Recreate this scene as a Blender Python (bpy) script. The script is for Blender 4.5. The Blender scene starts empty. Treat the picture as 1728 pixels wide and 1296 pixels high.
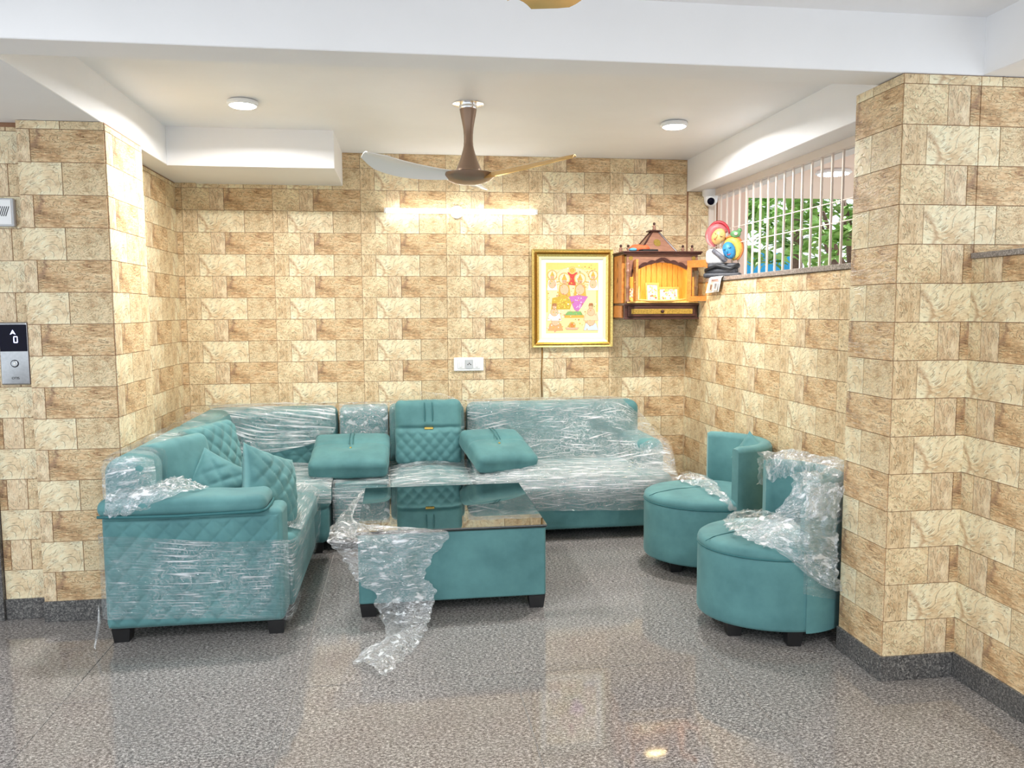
import bpy, bmesh, math, random
import numpy as np
from mathutils import Vector, Matrix, Euler, noise
random.seed(7)
PI = math.pi
sc = bpy.context.scene
COL = sc.collection

# ------------------------------------------------------------------ camera, world, lights, exposure
H = 1.5003
def setup_camera():
    cam = bpy.data.cameras.new('camera')
    o = bpy.data.objects.new('camera', cam); COL.objects.link(o)
    cam.sensor_fit = 'HORIZONTAL'; cam.sensor_width = 36.0
    cam.lens = 36.0*1343.18/1728.0
    cam.clip_start = 0.05; cam.clip_end = 200
    yaw, pitch, roll = 0.1371, 0.0925, -0.0053
    f = Vector((math.sin(yaw)*math.cos(pitch), math.cos(yaw)*math.cos(pitch), -math.sin(pitch)))
    r = Vector((math.cos(yaw), -math.sin(yaw), 0)); u = r.cross(f)
    r2 = r*math.cos(roll)+u*math.sin(roll); u2 = u*math.cos(roll)-r*math.sin(roll)
    m = Matrix((r2, u2, -f)).transposed().to_4x4()
    m.translation = (0, 0, H)
    o.matrix_world = m
    sc.camera = o
setup_camera()
sc.view_settings.view_transform = 'Standard'
sc.view_settings.look = 'None'
sc.view_settings.gamma = 1
sc.view_settings.use_curve_mapping = False
sc.view_settings.exposure = 0.42

w = bpy.data.worlds.new('sky'); sc.world = w; w.use_nodes = True
bg = w.node_tree.nodes['Background']
bg.inputs[0].default_value = (0.86, 0.93, 1.0, 1); bg.inputs[1].default_value = 1.3

def area(name, loc, size, power, color=(1, 1, 1), rot=(0, 0, 0), shape='DISK', size_y=None):
    l = bpy.data.lights.new(name, 'AREA'); l.energy = power; l.color = color
    l.shape = shape; l.size = size
    if size_y: l.size_y = size_y
    if name == 'downlight_lamp': l.spread = math.radians(168)
    o = bpy.data.objects.new(name, l); COL.objects.link(o)
    o.location = loc; o.rotation_euler = rot
    return o
LIGHT_HALL = 29
LIGHT_DOWN = 27
TUBE_POWER = 1.2
# ceiling lamps of the hall in front (behind and beside the camera)
for i, (x, y) in enumerate([(-1.6, 1.3), (1.5, 0.6), (-1.4, -1.2), (1.4, -1.6)]):
    area('hall_ceiling_lamp', (x, y, 2.56), 0.35, LIGHT_HALL, (0.93, 0.965, 1.0))
# sun on the street side, seen on the tree outside
sun = bpy.data.lights.new('sun', 'SUN'); sun.energy = 4.5; sun.angle = .01; sun.color = (1, .96, .88)
so = bpy.data.objects.new('sun', sun); COL.objects.link(so); so.rotation_euler = Vector((.45, .25, .85)).to_track_quat('Z', 'Y').to_euler()
# niche downlights
for (x, y) in [(-0.803, 4.434), (1.615, 4.64)]:
    area('downlight_lamp', (x, y, 2.56), 0.14, LIGHT_DOWN, (1.0, 0.985, 0.965))
# the tube's light
area('tube_lamp', (0.436, 5.695, 2.19), 1.06, TUBE_POWER, (1.0, 0.96, 0.86), (math.radians(-35), 0, 0), 'RECTANGLE', 0.03)

# ------------------------------------------------------------------ materials
class NT:
    def __init__(s, name):
        s.m = bpy.data.materials.new(name); s.m.use_nodes = True
        s.t = s.m.node_tree; s.n = s.t.nodes; s.l = s.t.links
        s.b = s.n['Principled BSDF']; s.out = s.n['Material Output']
    def node(s, typ, **kw):
        n = s.n.new(typ)
        for k, v in kw.items():
            if k.startswith('i_'): n.inputs[k[2:].replace('_', ' ')].default_value = v
            else: setattr(n, k, v)
        return n
    def link(s, a, b): s.l.new(a, b)
    def coords(s, kind='Object', scale=(1, 1, 1), rot=(0, 0, 0), loc=(0, 0, 0)):
        tc = s.node('ShaderNodeTexCoord'); mp = s.node('ShaderNodeMapping')
        mp.inputs['Scale'].default_value = scale; mp.inputs['Rotation'].default_value = rot; mp.inputs['Location'].default_value = loc
        s.link(tc.outputs[kind], mp.inputs[0]); return mp.outputs[0]
    def noise(s, vec, scale, detail=4, rough=.55, dist=0):
        n = s.node('ShaderNodeTexNoise'); n.inputs['Scale'].default_value = scale
        n.inputs['Detail'].default_value = detail; n.inputs['Roughness'].default_value = rough
        n.inputs['Distortion'].default_value = dist
        if vec is not None: s.link(vec, n.inputs['Vector'])
        return n.outputs[0]
    def ramp(s, fac, stops, interp='LINEAR'):
        r = s.node('ShaderNodeValToRGB'); r.color_ramp.interpolation = interp
        el = r.color_ramp.elements
        while len(el) < len(stops): el.new(0.5)
        for e, (p, c) in zip(el, stops):
            e.position = p; e.color = (c, c, c, 1) if isinstance(c, (int, float)) else (*c, 1)
        s.link(fac, r.inputs[0]); return r.outputs[0]
    def math(s, op, a, b=None, clamp=False):
        n = s.node('ShaderNodeMath', operation=op); n.use_clamp = clamp
        for i, v in enumerate((a, b)):
            if v is None: continue
            if isinstance(v, (int, float)): n.inputs[i].default_value = v
            else: s.link(v, n.inputs[i])
        return n.outputs[0]
    def mix(s, fac, a, b, mode='MIX'):
        n = s.node('ShaderNodeMix', data_type='RGBA', blend_type=mode)
        for sock, v in ((n.inputs[0], fac), (n.inputs[6], a), (n.inputs[7], b)):
            if isinstance(v, (int, float)): sock.default_value = v
            elif isinstance(v, tuple): sock.default_value = (*v, 1)
            else: s.link(v, sock)
        return n.outputs[2]
    def bump(s, h, strength, dist=0.01):
        n = s.node('ShaderNodeBump'); n.inputs['Strength'].default_value = strength; n.inputs['Distance'].default_value = dist
        s.link(h, n.inputs['Height']); s.link(n.outputs[0], s.b.inputs['Normal']); return n
    def set(s, **kw):
        for k, v in kw.items():
            sock = s.b.inputs[k.replace('_', ' ')]
            if isinstance(v, tuple) and len(v) == 3: v = (*v, 1)
            if isinstance(v, (int, float, tuple)): sock.default_value = v
            else: s.link(v, sock)
        return s

def srgb(r, g, b):
    return tuple(((c/255)/12.92 if c/255 <= .04045 else ((c/255+.055)/1.055)**2.4) for c in (r, g, b))

def plain(name, col, rough=.5, metal=0, grain=0, gscale=40, **kw):
    t = NT(name); t.set(Roughness=rough, Metallic=metal, **kw)
    if grain:
        v = t.coords(); n = t.noise(v, gscale, 4)
        c = t.ramp(n, [(.3, tuple(x*(1-grain) for x in col)), (.7, tuple(min(1, x*(1+grain)) for x in col))])
        t.set(Base_Color=c)
    else: t.set(Base_Color=col)
    return t.m

def mat_plaster():
    t = NT('white_plaster'); v = t.coords(); n = t.noise(v, 3, 5)
    c = t.ramp(n, [(.3, (.89, .89, .895)), (.7, (.92, .92, .925))]); t.set(Base_Color=c, Roughness=.55)
    n2 = t.noise(v, 60, 4); t.bump(n2, .06, .004); return t.m

def mat_stone(name, dark, mid, light, stretch, scale, rot=0, crease=.5, seed=0.0, dist=1.6, patch=None):
    """embossed chiselled stone print, in the coordinates of its own tile"""
    dark, mid, light = [tuple(min(.92, q*k) for q, k in zip(c_, (1.17, 1.19, 1.12))) for c_ in (dark, mid, light)]
    t = NT(name)
    v = t.coords('Object', (stretch[0], 1, stretch[1]), (0, rot, 0), (seed, seed*.37, seed*.71))
    n1 = t.noise(v, scale*1.5, 8, .66, dist)
    v2 = t.coords('Object', (1, 1, 1), (0, 0, 0), (seed*2, 0, seed))
    n3 = t.noise(v2, 9, 3)
    tone = t.math('ADD', t.math('MULTIPLY', n1, .55), t.math('MULTIPLY', n3, .45))
    base = t.ramp(tone, [(.34, dark), (.46, mid), (.60, light)])
    n2 = t.noise(v, scale*.8, 4, .55, dist*.9)
    n4 = t.noise(v2, 26, 3, .6)
    saw = t.math('FRACT', t.math('MULTIPLY', n2, 12.0))
    mask = t.ramp(n4, [(.38, 0.0), (.52, 1.0)])
    dk = t.math('MULTIPLY', t.ramp(saw, [(0.0, 1.0), (.10, .55), (.24, 0.0)]), mask)
    lt = t.math('MULTIPLY', t.ramp(saw, [(.78, 0.0), (.93, 1.0), (1.0, .2)]), mask)
    fine = t.noise(v, scale*7, 4, .7, .8)
    line = dk
    c = t.mix(t.math('MULTIPLY', dk, crease), base, tuple(d*.40 for d in dark))
    c = t.mix(t.math('MULTIPLY', lt, .75), c, tuple(min(.93, q*1.18) for q in light))
    c = t.mix(t.ramp(fine, [(.36, .5), (.50, 0.0)]), c, tuple(d*.75 for d in dark))
    if patch:
        # a printed vein: a brown diagonal band in tile coordinates
        px, pz, pr, pc = patch
        vs = t.node('ShaderNodeSeparateXYZ'); tc = t.node('ShaderNodeTexCoord'); t.link(tc.outputs['Object'], vs.inputs[0])
        dx = t.math('SUBTRACT', vs.outputs[0], px); dz = t.math('SUBTRACT', vs.outputs[2], pz)
        r = t.math('SQRT', t.math('ADD', t.math('MULTIPLY', dx, dx), t.math('MULTIPLY', t.math('MULTIPLY', dz, dz), .5)))
        r = t.math('ADD', r, t.math('MULTIPLY', t.math('SUBTRACT', n1, .5), .06))
        band = t.ramp(t.math('ABSOLUTE', t.math('SUBTRACT', r, pr)), [(0, .7), (.007, .4), (.014, 0)])
        c = t.mix(band, c, pc)
    t.set(Base_Color=c, Roughness=.42)
    h = t.math('ADD', t.math('MULTIPLY', n1, .7), t.math('MULTIPLY', line, -.45))
    t.bump(h, .75, .008)
    return t.m

def mat_granite(name, lo, mid, hi, scale, rough, bscale=0.0, stretch=(1, 1, 1)):
    t = NT(name); v = t.coords('Object', stretch)
    n1 = t.noise(v, scale, 3, .7, .3); n2 = t.noise(v, scale*2.6, 2, .6); n3 = t.noise(v, 2.2, 4)
    s = t.math('ADD', t.math('MULTIPLY', n1, .62), t.math('MULTIPLY', n2, .38))
    c = t.ramp(s, [(.40, lo), (.50, mid), (.60, hi), (.68, tuple(min(1, x*1.6) for x in hi))])
    c = t.mix(t.ramp(n3, [(.3, 0.0), (.7, .35)]), c, tuple(x*.75 for x in mid))
    t.set(Base_Color=c, Roughness=t.ramp(n3, [(.3, rough), (.7, rough*1.5)]))
    return t.m

def mat_velvet():
    t = NT('teal_velvet'); v = t.coords()
    n = t.noise(v, 5, 4, .6); n2 = t.noise(v, 55, 3)
    c = t.ramp(n, [(.3, srgb(78, 122, 125)), (.7, srgb(98, 147, 148))])
    t.set(Base_Color=c, Roughness=.72, Sheen_Weight=.22, Sheen_Roughness=.4, Specular_IOR_Level=.25)
    t.b.inputs['Sheen Tint'].default_value = (.75, .95, .95, 1)
    t.bump(n2, .05, .003); return t.m

def mat_film(name, streak, base=.05, amount=.75, fine=1.0, lo=.5, hi=.72, gloss=.2, dlo=.36, rot=0.0, cross=None):
    """thin clear stretch film: clear and glossy, whiter where bunched, and along wrinkles where glints are painted in"""
    t = NT(name)
    def streaks(a):
        tc = t.node('ShaderNodeTexCoord'); m0 = t.node('ShaderNodeMapping'); m0.inputs['Rotation'].default_value = (0, 0, a)
        m1 = t.node('ShaderNodeMapping'); m1.inputs['Scale'].default_value = streak
        t.link(tc.outputs['UV'], m0.inputs[0]); t.link(m0.outputs[0], m1.inputs[0]); return t.noise(m1.outputs[0], 6, 3, .55, .25)
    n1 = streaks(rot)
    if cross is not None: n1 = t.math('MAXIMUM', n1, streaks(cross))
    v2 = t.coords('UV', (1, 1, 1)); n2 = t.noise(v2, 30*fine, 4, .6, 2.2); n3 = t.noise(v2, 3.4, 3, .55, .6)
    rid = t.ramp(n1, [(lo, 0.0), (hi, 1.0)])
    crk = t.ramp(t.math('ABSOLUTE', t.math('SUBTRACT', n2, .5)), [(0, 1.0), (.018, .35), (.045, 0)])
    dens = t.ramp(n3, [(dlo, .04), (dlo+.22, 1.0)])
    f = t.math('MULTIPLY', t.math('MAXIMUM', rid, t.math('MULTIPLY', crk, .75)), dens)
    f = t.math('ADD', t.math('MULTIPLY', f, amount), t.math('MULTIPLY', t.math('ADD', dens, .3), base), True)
    tr = t.node('ShaderNodeBsdfTransparent'); tr.inputs[0].default_value = (.97, .985, .985, 1)
    gl = t.node('ShaderNodeBsdfGlossy'); gl.inputs['Roughness'].default_value = .10; gl.inputs[0].default_value = (1, 1, 1, 1)
    g2 = t.node('ShaderNodeBsdfGlossy'); g2.inputs['Roughness'].default_value = .22; g2.inputs[0].default_value = (.95, .97, 1, 1)
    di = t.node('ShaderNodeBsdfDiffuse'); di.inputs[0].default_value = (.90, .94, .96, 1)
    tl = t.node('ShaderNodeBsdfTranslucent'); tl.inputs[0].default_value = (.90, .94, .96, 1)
    bp = t.node('ShaderNodeBump'); bp.inputs['Strength'].default_value = 1.0; bp.inputs['Distance'].default_value = .02
    hh = t.math('ADD', t.math('MULTIPLY', n1, .8), t.math('MULTIPLY', n2, .6)); t.link(hh, bp.inputs['Height'])
    t.link(bp.outputs[0], gl.inputs['Normal']); t.link(bp.outputs[0], g2.inputs['Normal'])
    def mx(fac, a, b):
        m = t.node('ShaderNodeMixShader')
        if isinstance(fac, float): m.inputs[0].default_value = fac
        else: t.link(fac, m.inputs[0])
        t.link(a.outputs[0], m.inputs[1]); t.link(b.outputs[0], m.inputs[2]); return m
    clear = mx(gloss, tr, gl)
    white = mx(.35, mx(.35, di, tl), g2)  # mostly diffuse white: paints the glints of the wrinkles as well as bunched film
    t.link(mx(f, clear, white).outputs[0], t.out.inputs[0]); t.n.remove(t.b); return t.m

def mat_wood(name, c1, c2, rough=.35, scale=6, axis='X'):
    t = NT(name); v = t.coords('Object', (2, 12, 12) if axis == 'X' else (12, 12, 2))
    n = t.noise(v, scale, 5, .6, 1.2)
    t.set(Base_Color=t.ramp(n, [(.3, c1), (.7, c2)]), Roughness=rough); return t.m

def emit(name, col, strength):
    t = NT(name); t.set(Base_Color=col, Emission_Color=col, Emission_Strength=strength); return t.m

def mat_attr(name, rough=.5):
    t = NT(name); a = t.node('ShaderNodeAttribute'); a.attribute_name = 'Col'
    n = t.noise(t.coords(), 160, 2)
    t.set(Base_Color=t.mix(t.ramp(n, [(.35, 0.0), (.75, .12)]), a.outputs[0], (.9, .85, .7)), Roughness=rough); return t.m

def mat_glass(name, col=(1, 1, 1)):
    t = NT(name); gl = t.node('ShaderNodeBsdfGlossy'); gl.inputs['Roughness'].default_value = .02
    tr = t.node('ShaderNodeBsdfTransparent'); tr.inputs[0].default_value = (*col, 1)
    mx = t.node('ShaderNodeMixShader'); mx.inputs[0].default_value = .12
    t.link(tr.outputs[0], mx.inputs[1]); t.link(gl.outputs[0], mx.inputs[2]); t.link(mx.outputs[0], t.out.inputs[0]); t.n.remove(t.b); return t.m

S = srgb
M = {}
M['plaster'] = mat_plaster()
M['grout'] = plain('brown_grout', S(150, 112, 84), .8, grain=.15)
M['floor_grout'] = plain('pale_floor_grout', S(188, 184, 178), .7)
M['A1'] = mat_stone('stone_beige', S(172, 138, 104), S(214, 188, 152), S(232, 212, 180), (1, 1.5), 9, .2, .62, 1.3)
M['A2'] = mat_stone('stone_narrow', S(172, 138, 108), S(212, 186, 154), S(230, 210, 182), (2.0, .8), 8, .5, .62, 5.1)
M['A3'] = mat_stone('stone_brown', S(146, 106, 72), S(204, 168, 128), S(230, 204, 168), (.7, 2.8), 8.5, .16, .75, 9.7, 1.9, (.24, .16, .075, S(146, 110, 88)))
M['B1'] = mat_stone('stone_swirl', S(158, 122, 86), S(210, 182, 146), S(230, 208, 176), (2.6, .8), 7, .25, .85, 2.2, 2.4)
M['B2'] = mat_stone('stone_cream', S(194, 164, 128), S(223, 203, 171), S(235, 221, 194), (1, 1.3), 5.5, .45, .6, 7.9, 1.6, (.10, .03, .052, S(180, 142, 104)))
M['B3'] = mat_stone('stone_tan', S(168, 130, 94), S(212, 186, 150), S(230, 210, 178), (1, 1.9), 10, -.2, .7, 12.4, 2.0)
M['floor'] = mat_granite('grey_granite_polished', S(66, 63, 62), S(132, 127, 124), S(200, 195, 190), 105, .045, stretch=(.7, 1.25, 1))
M['skirting'] = mat_granite('dark_granite', S(52, 52, 54), S(88, 87, 86), S(150, 147, 142), 120, .25)
M['sillstone'] = mat_granite('grey_granite_sill', S(104, 98, 94), S(146, 138, 132), S(186, 178, 170), 110, .25)
M['velvet'] = mat_velvet()
M['legs'] = plain('black_plastic', (.012, .012, .013), .35)
M['piping'] = plain('dark_teal_piping', S(48, 108, 112), .6)
M['tableglass'] = plain('tinted_mirror_glass', S(140, 142, 142), .02, 1.0)
M['glassedge'] = plain('glass_edge', S(30, 38, 36), .15)
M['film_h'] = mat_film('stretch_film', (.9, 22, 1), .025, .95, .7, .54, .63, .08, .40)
M['film_pleats'] = mat_film('pleated_film', (.55, 9, 1), .05, .95, .8, .50, .60, .10, .26, -.16)
M['film_cross'] = mat_film('crossed_film', (.7, 16, 1), .06, .95, .8, .58, .67, .10, .30, .24, -.16)
M['film_seat'] = mat_film('stretch_film_seat', (1.1, 15, 1), .09, .95, .8, .51, .62, .12, .30)
M['film_crumple'] = mat_film('crumpled_film', (3.2, 3.6, 1), .095, 1.0, .75, .555, .64, .15, .30)
M['film_clear'] = mat_film('clear_film', (1.4, 7, 1), .045, .8, .8, .54, .66, .10, .44)
M['gold'] = plain('gold_moulding', S(226, 200, 118), .30, .6, grain=.25, gscale=120)
M['golddark'] = plain('gold_beads', S(150, 108, 40), .4, .8, grain=.3, gscale=200)
M['mat_board'] = plain('pale_mat_board', S(236, 236, 196), .6)
M['paper'] = plain('white_paper', S(246, 244, 238), .6)
M['print'] = mat_attr('printed_picture', .35)
M['chrome'] = plain('chrome', (.8, .8, .8), .12, 1.0)
M['steel'] = plain('brushed_steel', S(176, 178, 180), .3, .9, grain=.08, gscale=90)
M['white_plastic'] = plain('white_plastic', S(240, 242, 243), .35)
M['grey_plastic'] = plain('grey_plastic', S(196, 200, 203), .4)
M['blackgloss'] = plain('black_display', (.004, .004, .014), .12, Specular_IOR_Level=.12)
M['led'] = emit('blue_white_led', (.55, .6, 1.0), 4)
M['tube'] = emit('tube_diffuser', (1, .98, .94), 9)
M['disc'] = emit('downlight_diffuser', (1, .99, .97), 12)
M['fan'] = plain('champagne_brown_metal', S(150, 126, 108), .3, .55)
M['fanblade_glare'] = plain('reflection_white_blade', S(238, 236, 232), .25, 0)  # champagne blade coloured white to stand for the light it reflects
M['fangold'] = plain('golden_blade', S(222, 180, 110), .25, .5)
M['bars'] = plain('cream_paint', S(226, 214, 202), .5)
M['dwood'] = mat_wood('dark_rosewood', S(52, 28, 24), S(86, 50, 42))
M['mwood'] = mat_wood('brown_wood', S(134, 92, 74), S(168, 124, 100))
M['owood'] = mat_wood('honey_wood', S(192, 110, 46), S(222, 148, 74))
M['ywood'] = mat_wood('pale_yellow_pine', S(214, 172, 92), S(240, 206, 130), .4, 6, 'Z')
M['brass'] = plain('brass_inlay', S(200, 170, 90), .3, .8, grain=.35, gscale=150)
M['clear_glass'] = mat_glass('clear_glass', (.82, .82, .76))
M['attr'] = mat_attr('painted_surface', .45)
M['leaf'] = plain('green_leaf', S(150, 190, 104), .45, grain=.3, gscale=3)
M['bark'] = plain('tree_bark', S(122, 96, 84), .8, grain=.3)
M['ext_pink'] = plain('pale_pink_paint', S(246, 224, 210), .6)
M['blue'] = plain('blue_tarpaulin', S(40, 160, 224), .5, grain=.15, gscale=4)
M['ground'] = plain('outside_ground', S(150, 142, 130), .9, grain=.2, gscale=3)
M['orange_cloth'] = plain('orange_cloth', S(226, 106, 64), .8, grain=.15)
M['black'] = plain('black_rubber', (.015, .015, .015), .5)

# ------------------------------------------------------------------ mesh helpers
def worg(o):
    v = Vector((0, 0, 0))
    while o is not None: v += o.location; o = o.parent
    return v
def link(name, me, parent=None):
    o = bpy.data.objects.new(name, me); COL.objects.link(o)
    if parent: o.parent = parent
    return o
def obj(name, vf, m, parent=None, smooth=False, local=False, uv=None, cols=None, sharp=None):
    """vertices in world metres (or in the parent's own axes with local=True) -> one mesh object"""
    vs, fs = vf
    if parent is not None and not local:
        w0 = worg(parent); vs = [(v[0]-w0.x, v[1]-w0.y, v[2]-w0.z) for v in vs]
    me = bpy.data.meshes.new(name); me.from_pydata([tuple(v) for v in vs], [], [tuple(f) for f in fs])
    if uv is not None:
        ul = me.uv_layers.new(name='UVMap')
        for l in me.loops: ul.data[l.index].uv = uv[l.vertex_index]
    if cols is not None:
        ca = me.color_attributes.new('Col', 'FLOAT_COLOR', 'CORNER'); k = 0
        for p in me.polygons:
            for li in p.loop_indices: ca.data[li].color = (*cols[p.index], 1)
    me.materials.append(m)
    if smooth: me.polygons.foreach_set('use_smooth', [True]*len(me.polygons))
    if sharp is not None: me.set_sharp_from_angle(angle=math.radians(sharp))
    me.update()
    return link(name, me, parent)
def tag(o, label=None, cat=None, group=None, kind=None):
    if label: o['label'] = label
    if cat: o['category'] = cat
    if group: o['group'] = group
    if kind: o['kind'] = kind
    return o
def thing(name, label, cat, loc, group=None, rotz=0):
    o = bpy.data.objects.new(name, None); COL.objects.link(o); o.empty_display_size = .1
    o.location = loc; o.rotation_euler = (0, 0, rotz)
    return tag(o, label, cat, group)
def struct(o): o['kind'] = 'structure'; return o
def join(*parts):
    V, F = [], []
    for v, f in parts:
        n = len(V); V += list(v); F += [tuple(i+n for i in q) for q in f]
    return V, F
def xf(vf, m): return [m @ Vector(v) for v in vf[0]], vf[1]
def box(x0, x1, y0, y1, z0, z1):
    V = [(x0, y0, z0), (x1, y0, z0), (x1, y1, z0), (x0, y1, z0), (x0, y0, z1), (x1, y0, z1), (x1, y1, z1), (x0, y1, z1)]
    F = [(0, 3, 2, 1), (4, 5, 6, 7), (0, 1, 5, 4), (1, 2, 6, 5), (2, 3, 7, 6), (3, 0, 4, 7)]
    return V, F
def bbox(x0, x1, y0, y1, z0, z1, b=.004, seg=2):
    bm = bmesh.new(); V, F = box(x0, x1, y0, y1, z0, z1)
    vs = [bm.verts.new(v) for v in V]
    for f in F: bm.faces.new([vs[i] for i in f])
    bmesh.ops.bevel(bm, geom=bm.edges[:], offset=b, segments=seg, affect='EDGES', profile=.5)
    bm.verts.index_update()
    r = [tuple(v.co) for v in bm.verts], [tuple(v.index for v in f.verts) for f in bm.faces]
    bm.free(); return r
def rbox(x0, x1, y0, y1, z0, z1, r, n=8, fn=None):
    """rounded box on a grid; fn(p, u) displaces (u = -1..1 position)"""
    hx, hy, hz = (x1-x0)/2, (y1-y0)/2, (z1-z0)/2; c = Vector(((x0+x1)/2, (y0+y1)/2, (z0+z1)/2))
    r = min(r, hx, hy, hz)
    def ax(h):
        a = [h-r+r*t for t in (0, .3, .55, .78, 1)]
        mid = [(-(h-r)+2*(h-r)*i/n) for i in range(1, n)] if h-r > 1e-5 else [0]
        return [-q for q in reversed(a)]+mid+a
    A = [ax(hx), ax(hy), ax(hz)]; H3 = (hx, hy, hz)
    idx = {}; V = []; F = []
    def vert(p):
        k = tuple(round(q, 6) for q in p)
        if k in idx: return idx[k]
        q = Vector(p); cl = Vector([max(-(h-r), min(h-r, t)) for t, h in zip(q, H3)]); d = q-cl
        if d.length > 1e-9: q = cl+d.normalized()*r
        if fn: q = q+fn(q, Vector((q.x/hx, q.y/hy, q.z/hz)))
        idx[k] = len(V); V.append(tuple(q+c)); return idx[k]
    for a in range(3):
        b, e = (a+1) % 3, (a+2) % 3
        for s in (-1, 1):
            for i in range(len(A[b])-1):
                for j in range(len(A[e])-1):
                    q = []
                    for (ii, jj) in ((i, j), (i+1, j), (i+1, j+1), (i, j+1)):
                        p = [0, 0, 0]; p[a] = s*H3[a]; p[b] = A[b][ii]; p[e] = A[e][jj]; q.append(vert(p))
                    if len(set(q)) < 3: continue
                    F.append(tuple(q) if s > 0 else tuple(reversed(q)))
    return V, F
def tube(pts, r, n=8, caps=True):
    pts = [Vector(p) for p in pts]; V = []; F = []
    rr = r if isinstance(r, (list, tuple)) else [r]*len(pts)
    prev = None
    for i, p in enumerate(pts):
        d = (pts[min(i+1, len(pts)-1)]-pts[max(i-1, 0)]).normalized()
        a = d.orthogonal().normalized() if prev is None else (prev-d*prev.dot(d)).normalized()
        prev = a; b = d.cross(a)
        for k in range(n):
            t = 2*PI*k/n; V.append(tuple(p+(a*math.cos(t)+b*math.sin(t))*rr[i]))
    for i in range(len(pts)-1):
        for k in range(n):
            F.append((i*n+k, i*n+(k+1) % n, (i+1)*n+(k+1) % n, (i+1)*n+k))
    if caps: F += [tuple(reversed(range(n))), tuple(range((len(pts)-1)*n, len(pts)*n))]
    return V, F
def lathe(prof, c=(0, 0, 0), n=24, sx=1, sy=1):
    V = []; F = []
    for (r, z) in prof:
        for k in range(n):
            t = 2*PI*k/n; V.append((c[0]+r*math.cos(t)*sx, c[1]+r*math.sin(t)*sy, c[2]+z))
    for i in range(len(prof)-1):
        for k in range(n): F.append((i*n+k, i*n+(k+1) % n, (i+1)*n+(k+1) % n, (i+1)*n+k))
    F += [tuple(reversed(range(n))), tuple(range((len(prof)-1)*n, len(prof)*n))]
    return V, F
def prism(pts, y0, y1):
    """outline in x,z extruded along y"""
    n = len(pts); V = [(x, y0, z) for x, z in pts]+[(x, y1, z) for x, z in pts]
    F = [tuple(range(n)), tuple(reversed(range(n, 2*n)))]+[(i, n+i, n+(i+1) % n, (i+1) % n) for i in range(n)]
    return V, F
def ball(c, rx, ry, rz, n=14, m=10):
    prof = [(math.sin(PI*i/m), -math.cos(PI*i/m)) for i in range(m+1)]
    prof[0] = (.02, -1); prof[-1] = (.02, 1)
    V, F = lathe(prof, n=n); return [(c[0]+x*rx, c[1]+y*ry, c[2]+z*rz) for x, y, z in V], F
def cr(p0, p1, p2, p3, t):
    return .5*((2*p1)+(p2-p0)*t+(2*p0-5*p1+4*p2-p3)*t*t+(3*p1-p0-3*p2+p3)*t**3)
def resample(rows, n):
    A = np.array(rows, float); m = len(A); out = []
    for i in range(n):
        s = (m-1)*i/(n-1); k = min(int(s), m-2); t = s-k
        P = [A[max(k-1, 0)], A[k], A[k+1], A[min(k+2, m-1)]]
        out.append(cr(*P, t) if m > 2 else A[k]*(1-t)+A[k+1]*t)
    return np.array(out)
def film(name, ctrl, m, parent=None, nu=40, nv=30, amp=.006, scale=9, ripple=None, seed=0, edge=0, thick=None):
    """sheet through a grid of control points (rows of points) with pleats and a wavy edge"""
    A = np.array([resample(r, nu) for r in ctrl]); A = np.array([resample(A[:, j], nv) for j in range(nu)]).transpose(1, 0, 2)
    du = np.linalg.norm(np.diff(A, axis=1), axis=2).mean(0).sum(); dv = np.linalg.norm(np.diff(A, axis=0), axis=2).mean(1).sum()
    gu = np.gradient(A, axis=1); gv = np.gradient(A, axis=0); N = np.cross(gu, gv); N /= (np.linalg.norm(N, axis=2, keepdims=True)+1e-9)
    V = []; uv = []
    for i in range(nv):
        for j in range(nu):
            p = Vector(A[i, j]); u, v = j/(nu-1), i/(nv-1)
            q = Vector((p.x*scale+seed*7.3, p.y*scale, p.z*scale+seed*3.1))
            d = amp*(noise.noise(q)+.6*noise.noise(q*2.3)+.4*noise.noise(q*5.1))
            if ripple: d += ripple[0]*math.sin(2*PI*(ripple[1]*v+ripple[2]*u)+2.5*noise.noise(q*.4))
            p = p+Vector(N[i, j])*d
            if edge:
                e = max(0, 1-min(i, nv-1-i)/3.0); e2 = max(0, 1-min(j, nu-1-j)/3.0)
                p = p+Vector(gv[i, j]).normalized()*edge*e*noise.noise(q*3+Vector((9, 0, 0)))+Vector(gu[i, j]).normalized()*edge*e2*noise.noise(q*3+Vector((0, 9, 0)))
            V.append(tuple(p)); uv.append((u*du+seed*1.7, v*dv+seed*.9))
    F = [(i*nu+j, i*nu+j+1, (i+1)*nu+j+1, (i+1)*nu+j) for i in range(nv-1) for j in range(nu-1)]
    return obj(name, (V, F), m, parent, True, uv=uv)

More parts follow.
